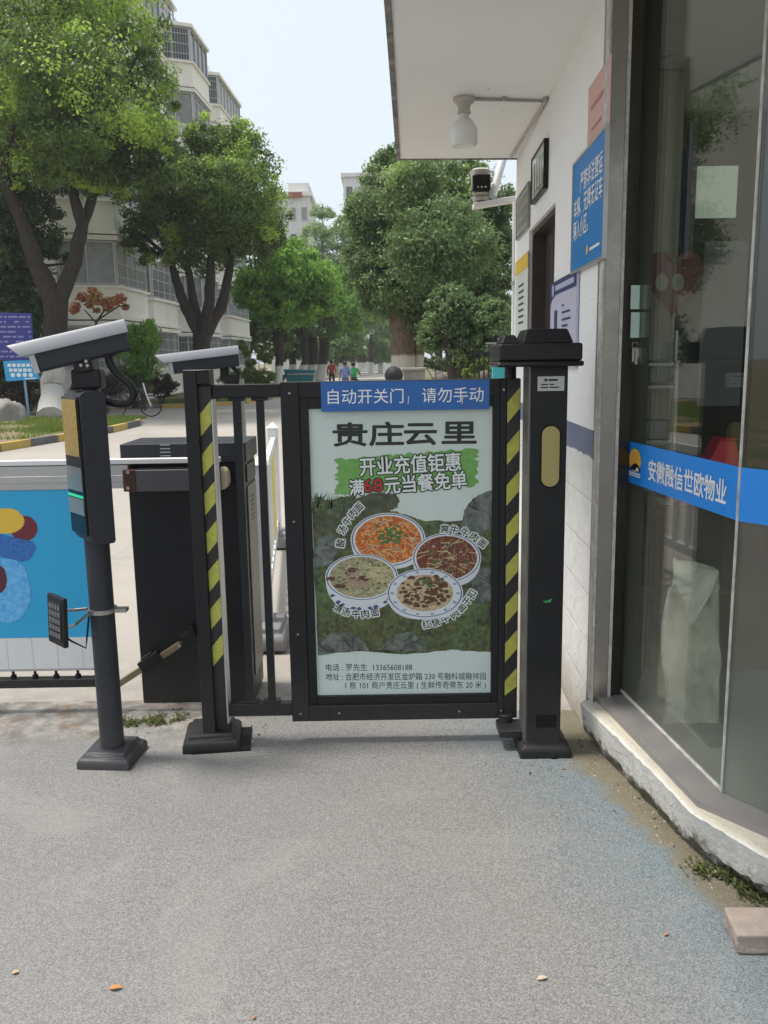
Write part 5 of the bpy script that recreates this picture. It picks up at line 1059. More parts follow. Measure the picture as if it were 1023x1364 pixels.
m = MB(); k0 = P(118, 505, pb.y-.01); m.obox(k0, .055, .035, .035); m.obox(k0+Vector((-.005, 0, .055)), .035, .045, .03, (1, 0, .1), (0, 1, 0), (-.1, 0, 1)); m.tube([k0+Vector((0, 0, -.07)), k0+Vector((0, 0, 0))], .03, 12)
mb_ = m.build('camera_mount', M['black'], t, bevel=.008)
m = MB()
for dx, dz in ((-.03, .06), (-.008, .052), (.012, .066), (.016, .05)): m.tube([k0+Vector((dx, -.05, dz)), k0+Vector((dx, -.042, dz))], .006, 10)
m.build('bolt', M['bolt'], mb_)
m = MB(); yb = pb.y-.0
kp = [(143, 465), (147, 484), (158, 500), (172, 512), (178, 525), (172, 536), (158, 538), (138, 533)]
cp = [P(u, v, yb) for u, v in kp]; fine = []
for i in range(len(cp)-1):
    for k in range(6):
        s = k/6; p0, p1, p2, p3 = cp[max(i-1, 0)], cp[i], cp[i+1], cp[min(i+2, len(cp)-1)]
        fine.append(.5*((2*p1)+(-p0+p2)*s+(2*p0-5*p1+4*p2-p3)*s*s+(-p0+3*p1-3*p2+p3)*s**3))
fine.append(cp[-1]); m.tube(fine, [.0145+.0018*(i % 2) for i in range(len(fine))], 12); m.tube([cp[0]+Vector((0, 0, .02)), cp[0]+Vector((.006, 0, -.03))], .024, 14); m.build('cable_conduit', M['black'], t, smooth=60)
# floodlight clamped to the post
fl = P(77, 826, pb.y-.06)
t2 = thing('floodlight', 'small black square floodlight clamped to the slate camera post', 'floodlight', fl)
nF = unit((-.70, -.71, .05)); tF = unit((.71, -.70, 0)); uF = nF.cross(tF); uF = uF if uF.z > 0 else -uF
m = MB(); m.obox(fl, .070, .010, .098, tF, nF, uF); hd_ = m.build('lamp_head', M['black'], t2, bevel=.006)
m = MB(); m.obox(fl+nF*.0105, .055, .002, .078, tF, nF, uF); m.build('lamp_glass', M['gloss'], hd_)
m = MB()
for i in range(4):
    for j in range(5): m.obox(fl+nF*.013+tF*((i-1.5)*.024)+uF*((j-2)*.028), .009, .001, .009, tF, nF, uF)
m.build('led_grid', mat('led_grey', (.10, .105, .11), .4), hd_)
m = MB(); ring = pb+ZZ*P(136, 812, pb.y).z
for dz in (.035, -.04): m.tube([fl-nF*.016+uF*dz, fl-nF*.07+uF*dz*.8, ring+Vector((-.05, -.02, dz*.3))], .006, 8)
m.lathe([(.049, -.008), (.058, -.008), (.058, .008), (.049, .008)], ring, 24); m.box(ring.x+.045, ring.x+.10, ring.y-.02, ring.y+.02, ring.z-.008, ring.z+.006); m.build('clamp', M['bolt'], t2)
m = MB(); cq = [fl-nF*.016-uF*.06, fl-nF*.03-uF*.09+Vector((.02, 0, 0)), fl+Vector((.1, 0, -.115)), ring+Vector((-.06, -.02, -.1)), ring+Vector((-.045, -.025, -.02))]; m.tube(cq, .004, 8); m.build('power_cable', M['black'], t2, smooth=60)

# ------------------------------------------------------------------ barrier machine, boom with advert panel
t = thing('barrier_machine', 'dark boom barrier cabinet with slotted hood standing behind the striped post', 'barrier', (-.9, 3.95, 0))
CX0, CX1, CYF, CYB = -1.155, -.625, 3.80, 4.10
ztc = P(170, 617, CYF).z; ztop = P(168, 592, CYF-.02).z
m = MB(); m.box(CX0, CX1, CYF, CYB, 0, ztc); m.build('cabinet', M['dark'], t, bevel=.006)
m = MB(); m.box(CX0-.02, CX1+.012, CYF-.02, CYB+.02, ztc, ztop); hd_ = m.build('hood', M['pole'], t, bevel=.004)
m = MB(); a = P(214, 610, CYF-.02)
for k in range(4): m.box(a.x, a.x+.045, CYF-.0215, CYF-.02, a.z+.007+k*.016, a.z+.012+k*.016)
m.build('vent', M['alu'], hd_)
m = MB(); m.box(CX1+.001, CX1+.006, CYF+.03, CYB-.02, .12, ztc-.12); dp = m.build('side_door', mat('door_grey', (.13, .13, .125), .45, .2, var=.4, vscale=5, vcol=(.18, .175, .165)), t, bevel=.002)
m = MB(); m.box(CX1+.001, CX1+.006, CYF+.03, CYB-.02, ztc-.10, ztc-.02); m.build('upper_panel', M['pole'], t)
m = MB()
for k in range(6): m.box(CX1+.006, CX1+.0075, CYF+.12, CYF+.19, .85+.022*k, .858+.022*k)
m.build('vent', M['black'], dp)
pc = P(296, 637, CYF-.06); m = MB(); m.prism([Vector((pc.x+a_*.9, CYF-.075, pc.z+b_*.9)) for a_, b_ in ((-.03, .045), (.01, .055), (.03, .035), (.032, -.03), (.015, -.055), (-.03, -.06))], (0, .075, 0)); m.build('pivot_cap', M['beige'], t, bevel=.012, seg=3)
bm_ = thing('advert_boom', 'horizontal boom arm carrying a blue and white advertising panel', 'boom barrier', (-1.5, 3.70, 0))
BY = 3.70
a = P(165, 655, BY); b = P(292, 625, BY); m = MB(); m.box(a.x+.03, b.x, BY, BY+.07, P(200, 655, BY).z, P(200, 626, BY).z); m.build('boom_clamp', mat('clamp_grey', (.075, .075, .085), .5, .2, var=.5, vscale=9, vcol=(.11, .105, .10)), bm_, bevel=.004)
m = MB(); m.box(a.x, a.x+.055, BY-.004, BY+.06, a.z, P(165, 626, BY).z); m.build('rusty_end', M['rust'], bm_, bevel=.003)
m = MB()
for vv in (629, 650): q = P(171, vv, BY-.004); m.tube([q, q+Vector((0, -.008, 0))], .008, 10)
m.build('bolt', M['bolt'], bm_)
zr0, zr1 = P(60, 652, BY+.02).z, P(60, 621, BY+.02).z
m = MB(); m.box(-3.9, b.x, BY+.012, BY+.058, zr1+.004, zr1+.026); m.build('top_strip', M['whitepvc'], bm_, bevel=.003)
m = MB(); m.box(-3.9, a.x+.02, BY+.015, BY+.055, zr0, zr1); m.box(-3.9, a.x+.02, BY+.011, BY+.015, zr0+.03, zr0+.06); m.build('rail', M['alu'], bm_, bevel=.003)
px1 = P(115, 700, BY).x; pz1 = zr0-.003; pz0 = P(60, 893, BY).z; zw = P(60, 851, BY).z
m = MB(); m.box(-3.9, px1, BY+.02, BY+.035, zw, pz1); g = NT('panel_blue'); n = g.noise(3, 5, .6); g.set(Base_Color=g.mix(n, (.015, .32, .62), (.03, .42, .72)), Roughness=.35); pn = m.build('advert_panel', g.m, bm_)
m = MB(); m.box(-3.9, px1, BY+.0195, BY+.0355, pz0, zw-.001); m.build('white_skirt', M['whitepvc'], bm_)
m = MB(); m.box(px1-.001, px1+.006, BY+.012, BY+.04, pz0, pz1); m.box(-3.9, px1, BY+.014, BY+.04, pz0-.008, pz0-.001)
for k in range(12): m.box(px1-.07-.115*k, px1-.0685-.115*k, BY+.0188, BY+.0192, pz0, zw)
m.build('panel_edge', M['alu'], bm_)
# plush shapes printed on the panel (flat artwork)
def pan(u, v, k=0): return P(u, v, BY+.0195-.0004*k)
def blobp(c, rx, ry, k, n=130, j=.05, seed=0):
    r_ = random.Random(seed); return [pan(c[0]+rx*(1+r_.uniform(-j, j))*math.cos(2*math.pi*i/n), c[1]-ry*(1+r_.uniform(-j, j))*math.sin(2*math.pi*i/n), k) for i in range(n)]
M['furblue'] = mat('plush_blue_print', (.05, .33, .72), .6, var=.9, vscale=45, vcol=(.22, .55, .85)); M['furdeep'] = mat('plush_deep_print', (.02, .10, .38), .6, var=.9, vscale=60, vcol=(.05, .22, .55))
m = MB(); m.poly(blobp((32, 704), 18, 17, 1, seed=1), 2); m.poly(blobp((8, 694), 24, 17, 2, seed=2), 3); m.poly(blobp((8, 790), 33, 40, 3, seed=4), 0); m.poly(blobp((2, 765), 34, 22, 3.5, seed=6), 0)
m.poly([pan(u, v, 4) for u, v in ((-30, 715), (0, 712), (20, 716), (44, 722), (48, 730), (40, 745), (30, 748), (5, 742), (-30, 738))][::-1], 1); m.poly(blobp((-2, 772), 11, 19, 5, seed=5), 4)
m.build('plush_print', [M['furblue'], M['furdeep'], mat('plush_red', (.16, .02, .03), .6), mat('plush_yellow', (.75, .50, .06), .6, var=.3, vscale=20, vcol=(.7, .40, .04)), mat('plush_maroon', (.10, .015, .03), .6)], pn)
lz = P(60, 911, BY).z
m = MB(); m.box(-3.9, P(128, 911, BY).x, BY+.0, BY+.05, lz-.02, lz+.02); m.build('lower_rail', M['dark'], bm_, bevel=.003)
for u in (18, 47, 75, 104):
    q = P(u, 898, BY+.025); m = MB(); m.tube([(q.x, BY+.025, lz+.02), (q.x, BY+.025, pz0-.006)], .007, 8); m.tube([(q.x, BY+.025, lz+.02), (q.x, BY+.025, lz+.035)], .014, 8); m.build('hanger_bolt', M['black'], bm_)
for k in range(14):
    q = px1-.06-.095*(k+4); m = MB(); m.tube([(q-.1, BY+.025, lz+.02), (q-.1, BY+.025, pz0-.006)], .007, 8); m.build('hanger_bolt', M['black'], bm_)
m = MB(); s0 = P(157, 912, BY+.02); s1 = P(206, 878, BY+.02); s2 = P(240, 858, BY+.03); s3 = P(254, 848, BY+.04)
dS = (s2-s0).normalized(); uS = unit((-dS.z, 0, dS.x)); m.obox((s0+s2)/2, (s2-s0).length/2, .012, .014, dS, (0, 1, 0), uS); sm_ = m.build('strut', mat('bronze_strut', (.25, .20, .13), .45, .5, var=.5, vscale=20, vcol=(.15, .11, .07)), bm_, bevel=.003)
m = MB(); m.obox(s1-dS*.02+uS*.004, .055, .02, .024, dS, (0, 1, 0), uS); m.obox(s1-dS*.02+uS*.032, .03, .012, .006, dS, (0, 1, 0), uS); m.obox(s3, .035, .025, .03, dS, (0, 1, 0), uS); m.tube([s3+Vector((.01, -.03, .045)), s3+Vector((.01, .03, .045))], .012, 10); m.build('strut_sleeve', M['black'], sm_, bevel=.004)
m = MB()
for q in (s0, s2): m.tube([q+Vector((0, -.02, 0)), q+Vector((0, .015, 0))], .009, 10)
m.build('bolt', M['bolt'], sm_)

# second plate camera behind the striped post
q0 = P(318, 505, 5.0)
t = thing('plate_camera', 'pale hooded plate camera on a post behind the striped gate post', 'camera', (q0.x, 5.0, 0))
m = MB(); m.tube([(q0.x, 5, -.02), (q0.x, 5, q0.z)], .03, 18); m.build('pole', M['alu'], t, smooth=50)
m = MB(); plinth(m, q0.x, 5.0, .1, .1, .05); m.build('base_cover', M['pole'], t, bevel=.006)
bullet(t, P(268, 479, 4.95), (-1, -.28, -.11), .43, .125)
m = MB(); k1 = P(300, 503, 5.0); m.obox(k1+Vector((0, 0, .03)), .025, .03, .05); m.obox(P(310, 505, 5.0), .045, .05, .025); m.build('camera_mount', M['black'], t, bevel=.008)
m = MB(); m.tube([P(309, 488, 4.98), P(318, 497, 4.98), P(316, 512, 4.98), P(300, 525, 4.98), P(283, 532, 4.98)], .013, 10); m.build('cable_conduit', M['black'], t, smooth=60)
# white guard rail between the lanes
t = thing('white_guardrail', 'white plastic guard rail with a yellow panel seen between the gate bars', 'guardrail', (-.8, 6, 0))
f0 = Vector((-.69, 4.70, -.02)); f1 = Vector((-.95, 7.35, -.02)); fd = (f1-f0).normalized()
for k in range(2):
    q = f0.lerp(f1, k); m = MB(); m.box(q.x-.04, q.x+.04, q.y-.04, q.y+.04, -.02, 1.02); frustum(m, q.x-.055, q.x+.055, q.y-.055, q.y+.055, 1.02, 1.07, .05); m.build('post', M['whitepvc'], t, bevel=.004)
    m = MB(); plinth(m, q.x, q.y, .13, .2, .12); m.build('foot', mat('foot_grey', (.22, .22, .23), .7, var=.4, vscale=8, vcol=(.15, .15, .15)), t, bevel=.01)
for zz in (.2, .93): m = MB(); m.obox((f0+f1)/2+ZZ*zz, (f1-f0).length/2-.04, .02, .035, fd, fd.cross(ZZ), ZZ); m.build('rail', M['whitepvc'], t, bevel=.003)
for k in range(12):
    if k in (8, 9): continue
    q = f0.lerp(f1, (k+1)/13); m = MB(); m.obox(q+ZZ*.565, .03, .012, .345, fd, fd.cross(ZZ), ZZ); m.build('slat', M['whitepvc'], t)
m = MB(); q = f0.lerp(f1, .77); m.obox(q+ZZ*.56, .28, .014, .32, fd, fd.cross(ZZ), ZZ); m.build('yellow_panel', mat('panel_yellow', (.72, .55, .03), .5, var=.4, vscale=5, vcol=(.66, .42, .03)), t)

# ------------------------------------------------------------------ far things
SY = 24.6
b0 = P(40, 572, SY); b0.z = .09
t = thing('notice_signpost', 'two tier blue information sign on a slim pole in front of the camphor trunk', 'sign', b0)
m = MB(); m.tube([b0-ZZ*.1, P(30, 480, SY)], .035, 10); m.build('pole', mat('blue_pole', (.20, .32, .44), .45), t, smooth=40)
def quad(l, Y, th): return [P(u, v, Y) for u, v in l]
m = MB(); m.prism(quad([(-14, 416), (41, 417), (46, 480), (-10, 480)], SY-.06, 0), (0, .05, 0)); u_ = m.build('upper_board', mat('indigo_board', (.035, .035, .24), .45), t)
m = MB(); rs = random.Random(8)
for r_ in range(9):
    v = 421+r_*6.6; u = -8
    while u < 40:
        w_ = rs.uniform(3, 12); 
        if rs.random() < .75: m.poly([P(u+.03*(v-416), v, SY-.063), P(u+.03*(v-416), v+2.2, SY-.063), P(min(u+w_, 40)+.03*(v-416), v+2.2, SY-.063), P(min(u+w_, 40)+.03*(v-416), v, SY-.063)])
        u += w_+2
m.build('print', mat('board_print', (.25, .25, .5), .5), u_)
m = MB(); m.prism(quad([(4, 481), (47, 479), (52, 505), (8, 508)], SY-.06, 0), (0, .05, 0)); l_ = m.build('lower_board', mat('cyan_board', (.03, .35, .68), .45), t)
m = MB()
for r_, n_ in ((484.5, 6), (491, 5)):
    for k in range(n_): u = 10+(2 if n_ == 5 else 0)+k*6.3; m.poly([P(u, r_, SY-.063), P(u, r_+4, SY-.063), P(u+4.6, r_+4, SY-.063), P(u+4.6, r_, SY-.063)])
for k in range(4): m.poly(disc(P(17+k*8, 499.5, SY-.063), (1, 0, 0), ZZ, .06, .06, 14))
m.build('symbols', M['white'], l_); m = MB()
m.poly([P(33, 504, SY-.063), P(33, 505.3, SY-.063), P(48, 504.3, SY-.063), P(48, 503, SY-.063)]); m.build('print', M['white'], l_)
# rock
rb = P(5, 568, 24); rb.z = .05
bm = bmesh.new(); bmesh.ops.create_icosphere(bm, subdivisions=4, radius=1)
from mathutils import noise as mnoise
for v in bm.verts:
    d_ = v.co.normalized(); r_ = 1+.28*mnoise.noise(d_*1.6+Vector((3, 1, 2)))+.10*mnoise.noise(d_*5)
    v.co = Vector((d_.x*r_*.62, d_.y*r_*.45, max(d_.z*r_*.72, -.1)))
me = bpy.data.meshes.new('landscape_rock'); bm.to_mesh(me); bm.free(); me.materials.append(mat('rock_grey', (.30, .28, .26), .9, var=.9, vscale=2.5, vcol=(.17, .155, .14), bump=.5, bscale=9))
for p in me.polygons: p.use_smooth = True
o = bpy.data.objects.new('landscape_rock', me); COL.objects.link(o); o.location = rb; tag(o, 'pale grey boulder on the lawn at the left edge below the sign', 'rock')
# bicycle
bk = P(178, 552, 25.6); bk.z = .0
t = thing('bicycle', 'parked bicycle with white fork behind the looping camera cable', 'bicycle', bk)
def ring3(c, r, rt, nrm, mb, n=28):
    nrm = unit(nrm); a = nrm.orthogonal().normalized(); b = nrm.cross(a); mb.tube([c+(a*math.cos(2*math.pi*i/n)+b*math.sin(2*math.pi*i/n))*r for i in range(n+1)], rt, 6, cap=False)
bd_ = unit((1, .35, 0)); bn_ = bd_.cross(ZZ)
for s in (-.52, .52):
    c = bk+bd_*s+ZZ*.34; m = MB(); ring3(c, .31, .022, bn_, m); w_ = m.build('wheel', M['rubber'], t, smooth=60)
    m = MB(); m.tube([c-bn_*.04, c+bn_*.04], .03, 8)
    for k in range(14): e = math.pi*2*k/14; m.tube([c, c+(bd_*math.cos(e)+ZZ*math.sin(e))*.3], .003, 4)
    m.build('spokes', M['bolt'], w_)
m = MB(); hub = bk-bd_*.52+ZZ*.34; bbk = bk-bd_*.08+ZZ*.3; st_ = bk-bd_*.22+ZZ*.85; hdt = bk+bd_*.33+ZZ*.88
for a, b in ((hub, bbk), (hub, st_), (bbk, st_), (bbk, hdt), (st_-ZZ*.12, hdt)): m.tube([a, b], .018, 8)
m.build('frame', mat('bike_paint', (.05, .05, .06), .4), t)
m = MB(); m.tube([bk+bd_*.52+ZZ*.34, bk+bd_*.40+ZZ*.7, hdt+ZZ*.15], .024, 8); m.build('fork', M['whitepvc'], t)
m = MB(); m.tube([hdt+ZZ*.16-bn_*.28, hdt+ZZ*.2, hdt+ZZ*.16+bn_*.28], .015, 8); m.build('handlebar', M['black'], t)
m = MB(); m.obox(st_+ZZ*.06, .13, .07, .03, bd_, bn_, ZZ); m.build('saddle', M['black'], t, bevel=.02)
# cargo tricycle
CY_ = 46.5; cb = P(402, 512, CY_); cb.z = 0
t = thing('cargo_tricycle', 'teal cargo tricycle parked by the whitewashed street trees', 'tricycle', cb)
M['teal'] = mat('teal_paint', (.02, .19, .23), .4, var=.3, vscale=3, vcol=(.03, .14, .17))
m = MB(); m.add([(cb.x-.75+dx, cb.y+dy, z) for dx, dy, z in ((0, -.5, .5), (1.35, -.5, .5), (1.35, .5, .5), (0, .5, .5), (-.15, -.62, 1.2), (1.55, -.62, 1.12), (1.55, .62, 1.12), (-.15, .62, 1.2))], [(3, 2, 1, 0), (0, 1, 5, 4), (1, 2, 6, 5), (2, 3, 7, 6), (3, 0, 4, 7), (4, 5, 6, 7)]); m.build('cargo_bed', M['teal'], t, bevel=.02)
m = MB(); m.prism([(cb.x-.8, cb.y-.5, .95), (cb.x-1.0, cb.y-.5, .55), (cb.x-1.45, cb.y-.5, .5), (cb.x-1.55, cb.y-.5, 1.0), (cb.x-1.45, cb.y-.5, 1.02), (cb.x-1.3, cb.y-.5, .72), (cb.x-1.05, cb.y-.5, .78)], (0, 1., 0)); m.build('front_body', M['teal'], t, bevel=.02)
for dx, dy in ((.9, -.5), (.9, .5), (-1.35, 0)):
    m = MB(); m.tube([(cb.x+dx, cb.y+dy-.07, .27), (cb.x+dx, cb.y+dy+.07, .27)], .27, 20); w_ = m.build('wheel', M['rubber'], t, smooth=50); m = MB(); m.tube([(cb.x+dx, cb.y+dy-.08, .27), (cb.x+dx, cb.y+dy+.08, .27)], .13, 14); m.build('rim', M['alu'], w_)
m = MB(); m.tube([(cb.x-1.35, cb.y, .3), (cb.x-1.2, cb.y, 1.1)], .03, 8); m.tube([(cb.x-1.18, cb.y-.35, 1.15), (cb.x-1.2, cb.y, 1.1), (cb.x-1.18, cb.y+.35, 1.15)], .02, 8); m.build('handlebar', M['black'], t)
m = MB(); m.box(cb.x-1.0, cb.x-.72, cb.y-.3, cb.y+.3, .78, .9); m.build('seat', M['black'], t, bevel=.03)
for yy in (-.64, .64): m = MB(); m.box(cb.x-.7, cb.x+.85, cb.y+yy-.01, cb.y+yy+.01, .9, .96); m.build('trim', M['alu'], t)
# people
SK = mat('skin', (.42, .26, .18), .6); HAIR = mat('black_hair', (.012, .010, .010), .6)
def skin_mesh(joints, edges, radii, root=0):
    me = bpy.data.meshes.new('sk'); me.from_pydata([tuple(j) for j in joints], edges, []); o = bpy.data.objects.new('sk', me); COL.objects.link(o)
    md = o.modifiers.new('skin', 'SKIN'); md.use_smooth_shade = True
    for i, r in enumerate(radii): me.skin_vertices[0].data[i].radius = (r, r); me.skin_vertices[0].data[i].use_root = (i == root)
    s2 = o.modifiers.new('sub', 'SUBSURF'); s2.levels = 2; s2.render_levels = 2
    dg = bpy.context.evaluated_depsgraph_get(); out = bpy.data.meshes.new_from_object(o.evaluated_get(dg)); bpy.data.objects.remove(o); return out
def person(label, loc, yaw, top, bottom, pose='stand', h=1.66):
    t = thing('person', label, 'person', loc)
    J = {'pelvis': (0, 0, .93), 'waist': (0, 0, 1.05), 'chest': (0, .01, 1.28), 'neck': (0, 0, 1.42), 'head': (0, .02, 1.5), 'crown': (0, .02, 1.6)}
    R = {'pelvis': .135, 'waist': .125, 'chest': .145, 'neck': .055, 'head': .085, 'crown': .075}
    for s, k in ((-1, 'l'), (1, 'r')):
        J['sh'+k] = (s*.17, 0, 1.36); R['sh'+k] = .06; J['hip'+k] = (s*.09, 0, .86); R['hip'+k] = .092
        if pose == 'ride':
            J['el'+k] = (s*.24, .16, 1.15); J['wr'+k] = (s*.26, .40, 1.06); J['kn'+k] = (s*.13, .38, .82); J['an'+k] = (s*.13, .36, .42); J['to'+k] = (s*.13, .5, .38)
        else:
            st = .16 if pose == 'walk' else .02
            J['el'+k] = (s*.23, -s*st*.6-.02, 1.1); J['wr'+k] = (s*.24, -s*st*.9+.1, .88); J['kn'+k] = (s*.1, s*st*.7+.02, .5); J['an'+k] = (s*.1, s*st*1.1-(.06 if s*st < 0 else 0), .08); J['to'+k] = (s*.11, s*st*1.1+.13, .035)
        J['ha'+k] = tuple(np.array(J['wr'+k])+np.array((0, .04, -.08 if pose != 'ride' else -.02))); R['el'+k] = .045; R['wr'+k] = .034; R['ha'+k] = .036; R['kn'+k] = .066; R['an'+k] = .044; R['to'+k] = .04
    names = list(J); ix = {n: i for i, n in enumerate(names)}
    E = [('pelvis', 'waist'), ('waist', 'chest'), ('chest', 'neck'), ('neck', 'head'), ('head', 'crown')]
    for k in 'lr': E += [('chest', 'sh'+k), ('sh'+k, 'el'+k), ('el'+k, 'wr'+k), ('wr'+k, 'ha'+k), ('pelvis', 'hip'+k), ('hip'+k, 'kn'+k), ('kn'+k, 'an'+k), ('an'+k, 'to'+k)]
    dz = -.18 if pose == 'ride' else 0
    me = skin_mesh([J[n] for n in names], [(ix[a], ix[b]) for a, b in E], [R[n] for n in names])
    rot = Matrix.Rotation(yaw, 4, 'Z')@Matrix.Scale(h/1.68, 4)
    if pose == 'ride': rot = rot@Matrix.Translation((0, 0, dz+.05))
    def add(mesh, name, mats, fn=None):
        mesh.transform(rot); mesh.materials.clear()
        for x in mats: mesh.materials.append(x)
        for p in mesh.polygons: p.use_smooth = True
        o = bpy.data.objects.new(name, mesh); COL.objects.link(o); o.parent = t; ORG[o.name] = ORG[t.name]; return o
    shoe = HAIR; idx = []
    for p in me.polygons:
        c = p.center; arm = abs(c.x) > .185 and c.z > .8
        if c.z > 1.42: k = 0
        elif pose != 'ride' and c.z < .09 or (pose == 'ride' and c.z < .43): k = 3
        elif (abs(c.x) > .2 and (c.z < 1.0 or (pose == 'ride' and c.y > .2))): k = 0
        elif c.z > .95 or arm: k = 1
        else: k = 2
        idx.append(k)
    add(me, 'body', [SK, top, bottom, shoe]); me.polygons.foreach_set('material_index', idx)
    bm = bmesh.new(); bmesh.ops.create_icosphere(bm, subdivisions=3, radius=.112); 
    for v in list(bm.verts):
        if v.co.z < -.03 and v.co.y > -.02: v.co.z = -.03
        v.co += Vector((0, -.002, 1.575)); v.co.x *= .92
    hm = bpy.data.meshes.new('hair'); bm.to_mesh(hm); bm.free(); add(hm, 'hair', [HAIR])
    bm = bmesh.new()
    for p_, r_ in (((-.03, .108, 1.555), .011), ((.03, .108, 1.555), .011), ((0, .122, 1.53), .016), ((0, .108, 1.495), .018)):
        bmesh.ops.create_icosphere(bm, subdivisions=1, radius=r_, matrix=Matrix.Translation(p_))
    fm = bpy.data.meshes.new('face'); bm.to_mesh(fm); bm.free(); add(fm, 'face', [SK])
    return t
CL = lambda n, c: mat(n, c, .85, var=.3, vscale=8)
dk = CL('dark_trousers', (.02, .02, .03))
def gpos(u, Y): p = P(u, 505, Y); return Vector((p.x, Y, -.02))
person('person in a red jacket and dark trousers walking away down the road', gpos(442, 48), 0, CL('red_jacket', (.30, .03, .03)), dk, 'walk')
person('person in a lilac blue top seen from behind on the road', gpos(460, 37), .1, CL('lilac_top', (.20, .23, .45)), CL('blue_trousers', (.10, .13, .28)), 'walk', 1.6)
pr_ = gpos(471, 39); person('person in a bright green top riding a scooter away', pr_+ZZ*0, -.15, CL('green_top', (.03, .33, .10)), dk, 'ride', 1.7)
t = thing('scooter', 'pale scooter ridden by the person in green', 'scooter', pr_)
m = MB(); X, Y_, Z0 = pr_
m.prism([(X-.14, Y_-.55, .42), (X-.14, Y_-.1, .38), (X-.14, Y_+.05, .22), (X-.14, Y_+.45, .22), (X-.14, Y_+.58, .85), (X-.14, Y_+.5, .86), (X-.14, Y_+.38, .32), (X-.14, Y_+.1, .32), (X-.14, Y_+.02, .68), (X-.14, Y_-.6, .72)], (.28, 0, 0)); m.build('body', mat('scooter_paint', (.45, .45, .43), .4), t, bevel=.03)
m = MB(); m.box(X-.13, X+.13, Y_-.6, Y_+.02, .72, .79); m.build('seat', M['black'], t, bevel=.03)
for dy in (-.45, .62): m = MB(); m.tube([(X-.05, Y_+dy, .22), (X+.05, Y_+dy, .22)], .24, 20); m.build('wheel', M['rubber'], t, smooth=50)
m = MB(); m.tube([(X-.3, Y_+.45, 1.0), (X, Y_+.52, .98), (X+.3, Y_+.45, 1.0)], .018, 8); m.tube([(X, Y_+.52, .98), (X, Y_+.62, .3)], .03, 8); m.build('handlebar', M['black'], t)
# stone planter, balls, hedge post, teal board, iron fence right of the tan trunks
t = thing('stone_planter', 'grey stone planter block showing over the blue banner', 'planter', (.6, 17, 0)); a = P(538, 505, 17); b = P(566, 490, 17); zt = P(552, 490, 17).z
m = MB(); m.box(a.x, b.x, 17, 17.6, 0, zt-.05); m.build('block', mat('planter_stone', (.30, .28, .24), .9, var=.6, vscale=3), t, bevel=.01)
m = MB(); m.box(a.x-.04, b.x+.04, 16.96, 17.64, zt-.05, zt); m.build('coping', mat('planter_coping', (.36, .34, .30), .9, var=.5, vscale=4), t, bevel=.01)
for u, r, cv, lb, c in ((524.5, 12, 500, 'black round bollard ball left of the stone planter', (.012, .012, .013)), (588, 9, 506.5, 'brown stone ball just right of the planter, barely above the blue banner', (.11, .09, .075)), (646, 10, 503, 'dark brown stone ball by the teal board near the motor post', (.13, .105, .085))):
    YY = 15.5; c0 = P(u, cv, YY); R = r*YY/F; t = thing('bollard_ball', lb, 'bollard', (c0.x, YY, 0))
    bm = bmesh.new(); bmesh.ops.create_uvsphere(bm, u_segments=24, v_segments=14, radius=R, matrix=Matrix.Translation(c0-Vector((c0.x, YY, 0))))
    me = bpy.data.meshes.new('ball'); bm.to_mesh(me); bm.free(); me.materials.append(mat('ball_%d' % int(u), c, .7, var=.5, vscale=6))
    for p in me.polygons: p.use_smooth = True
    o = bpy.data.objects.new('ball', me); COL.objects.link(o); o.parent = t; ORG[o.name] = Vector((c0.x, YY, 0))
    m = MB(); m.lathe([(R*.7, -.02), (R*.7, .1), (R*.5, .16), (R*.45, c0.z-R*.85)], (c0.x, YY, 0), 18); m.build('stem', M['prock'], t, smooth=40)
t = thing('teal_notice_box', 'teal board under a small dark panel left of the motor post cap', 'sign', (1.0, 8, 0)); YY = 7.6
m = MB(); a = P(656, 506, YY); b = P(672, 487, YY); m.box(a.x, b.x, YY, YY+.05, a.z-.5, b.z); m.build('board', mat('teal_board', (.05, .42, .45), .5), t, bevel=.004)
m = MB(); a2 = P(657, 456, YY); b2 = P(676, 447, YY); m.box(a2.x, b2.x, YY, YY+.04, a2.z, b2.z); m.build('panel', M['black'], t, bevel=.003)
m = MB(); m.box(a2.x+.04, a2.x+.10, YY-.001, YY, a2.z+.02, b2.z-.02); m.build('white_mark', M['white'], t)
m = MB(); a = P(648, 456.5, YY); m.box(a.x, b2.x, YY-.03, YY+.06, a2.z-.012, a2.z-.002); m.tube([(b.x-.03, YY+.03, -.02), (b.x-.03, YY+.03, b2.z)], .02, 8); m.build('post', M['alu'], t)
t = thing('iron_fence', 'black iron bar fence beyond the guardhouse end', 'fence', (2, 15.2, 0)); YY = 15.2
m = MB(); a = P(632, 505, YY); b = P(720, 462, YY)
for zz in (.25, b.z-.12): m.box(a.x, b.x, YY-.015, YY+.015, zz, zz+.04)
m.build('rail', M['black'], t)
n_ = 14
for k in range(n_+1):
    xx = a.x+(b.x-a.x)*k/n_; m = MB(); m.tube([(xx, YY, 0), (xx, YY, b.z-.05), (xx, YY, b.z+.05)], [.014, .014, .002], 6); m.build('bar', M['black'], t)
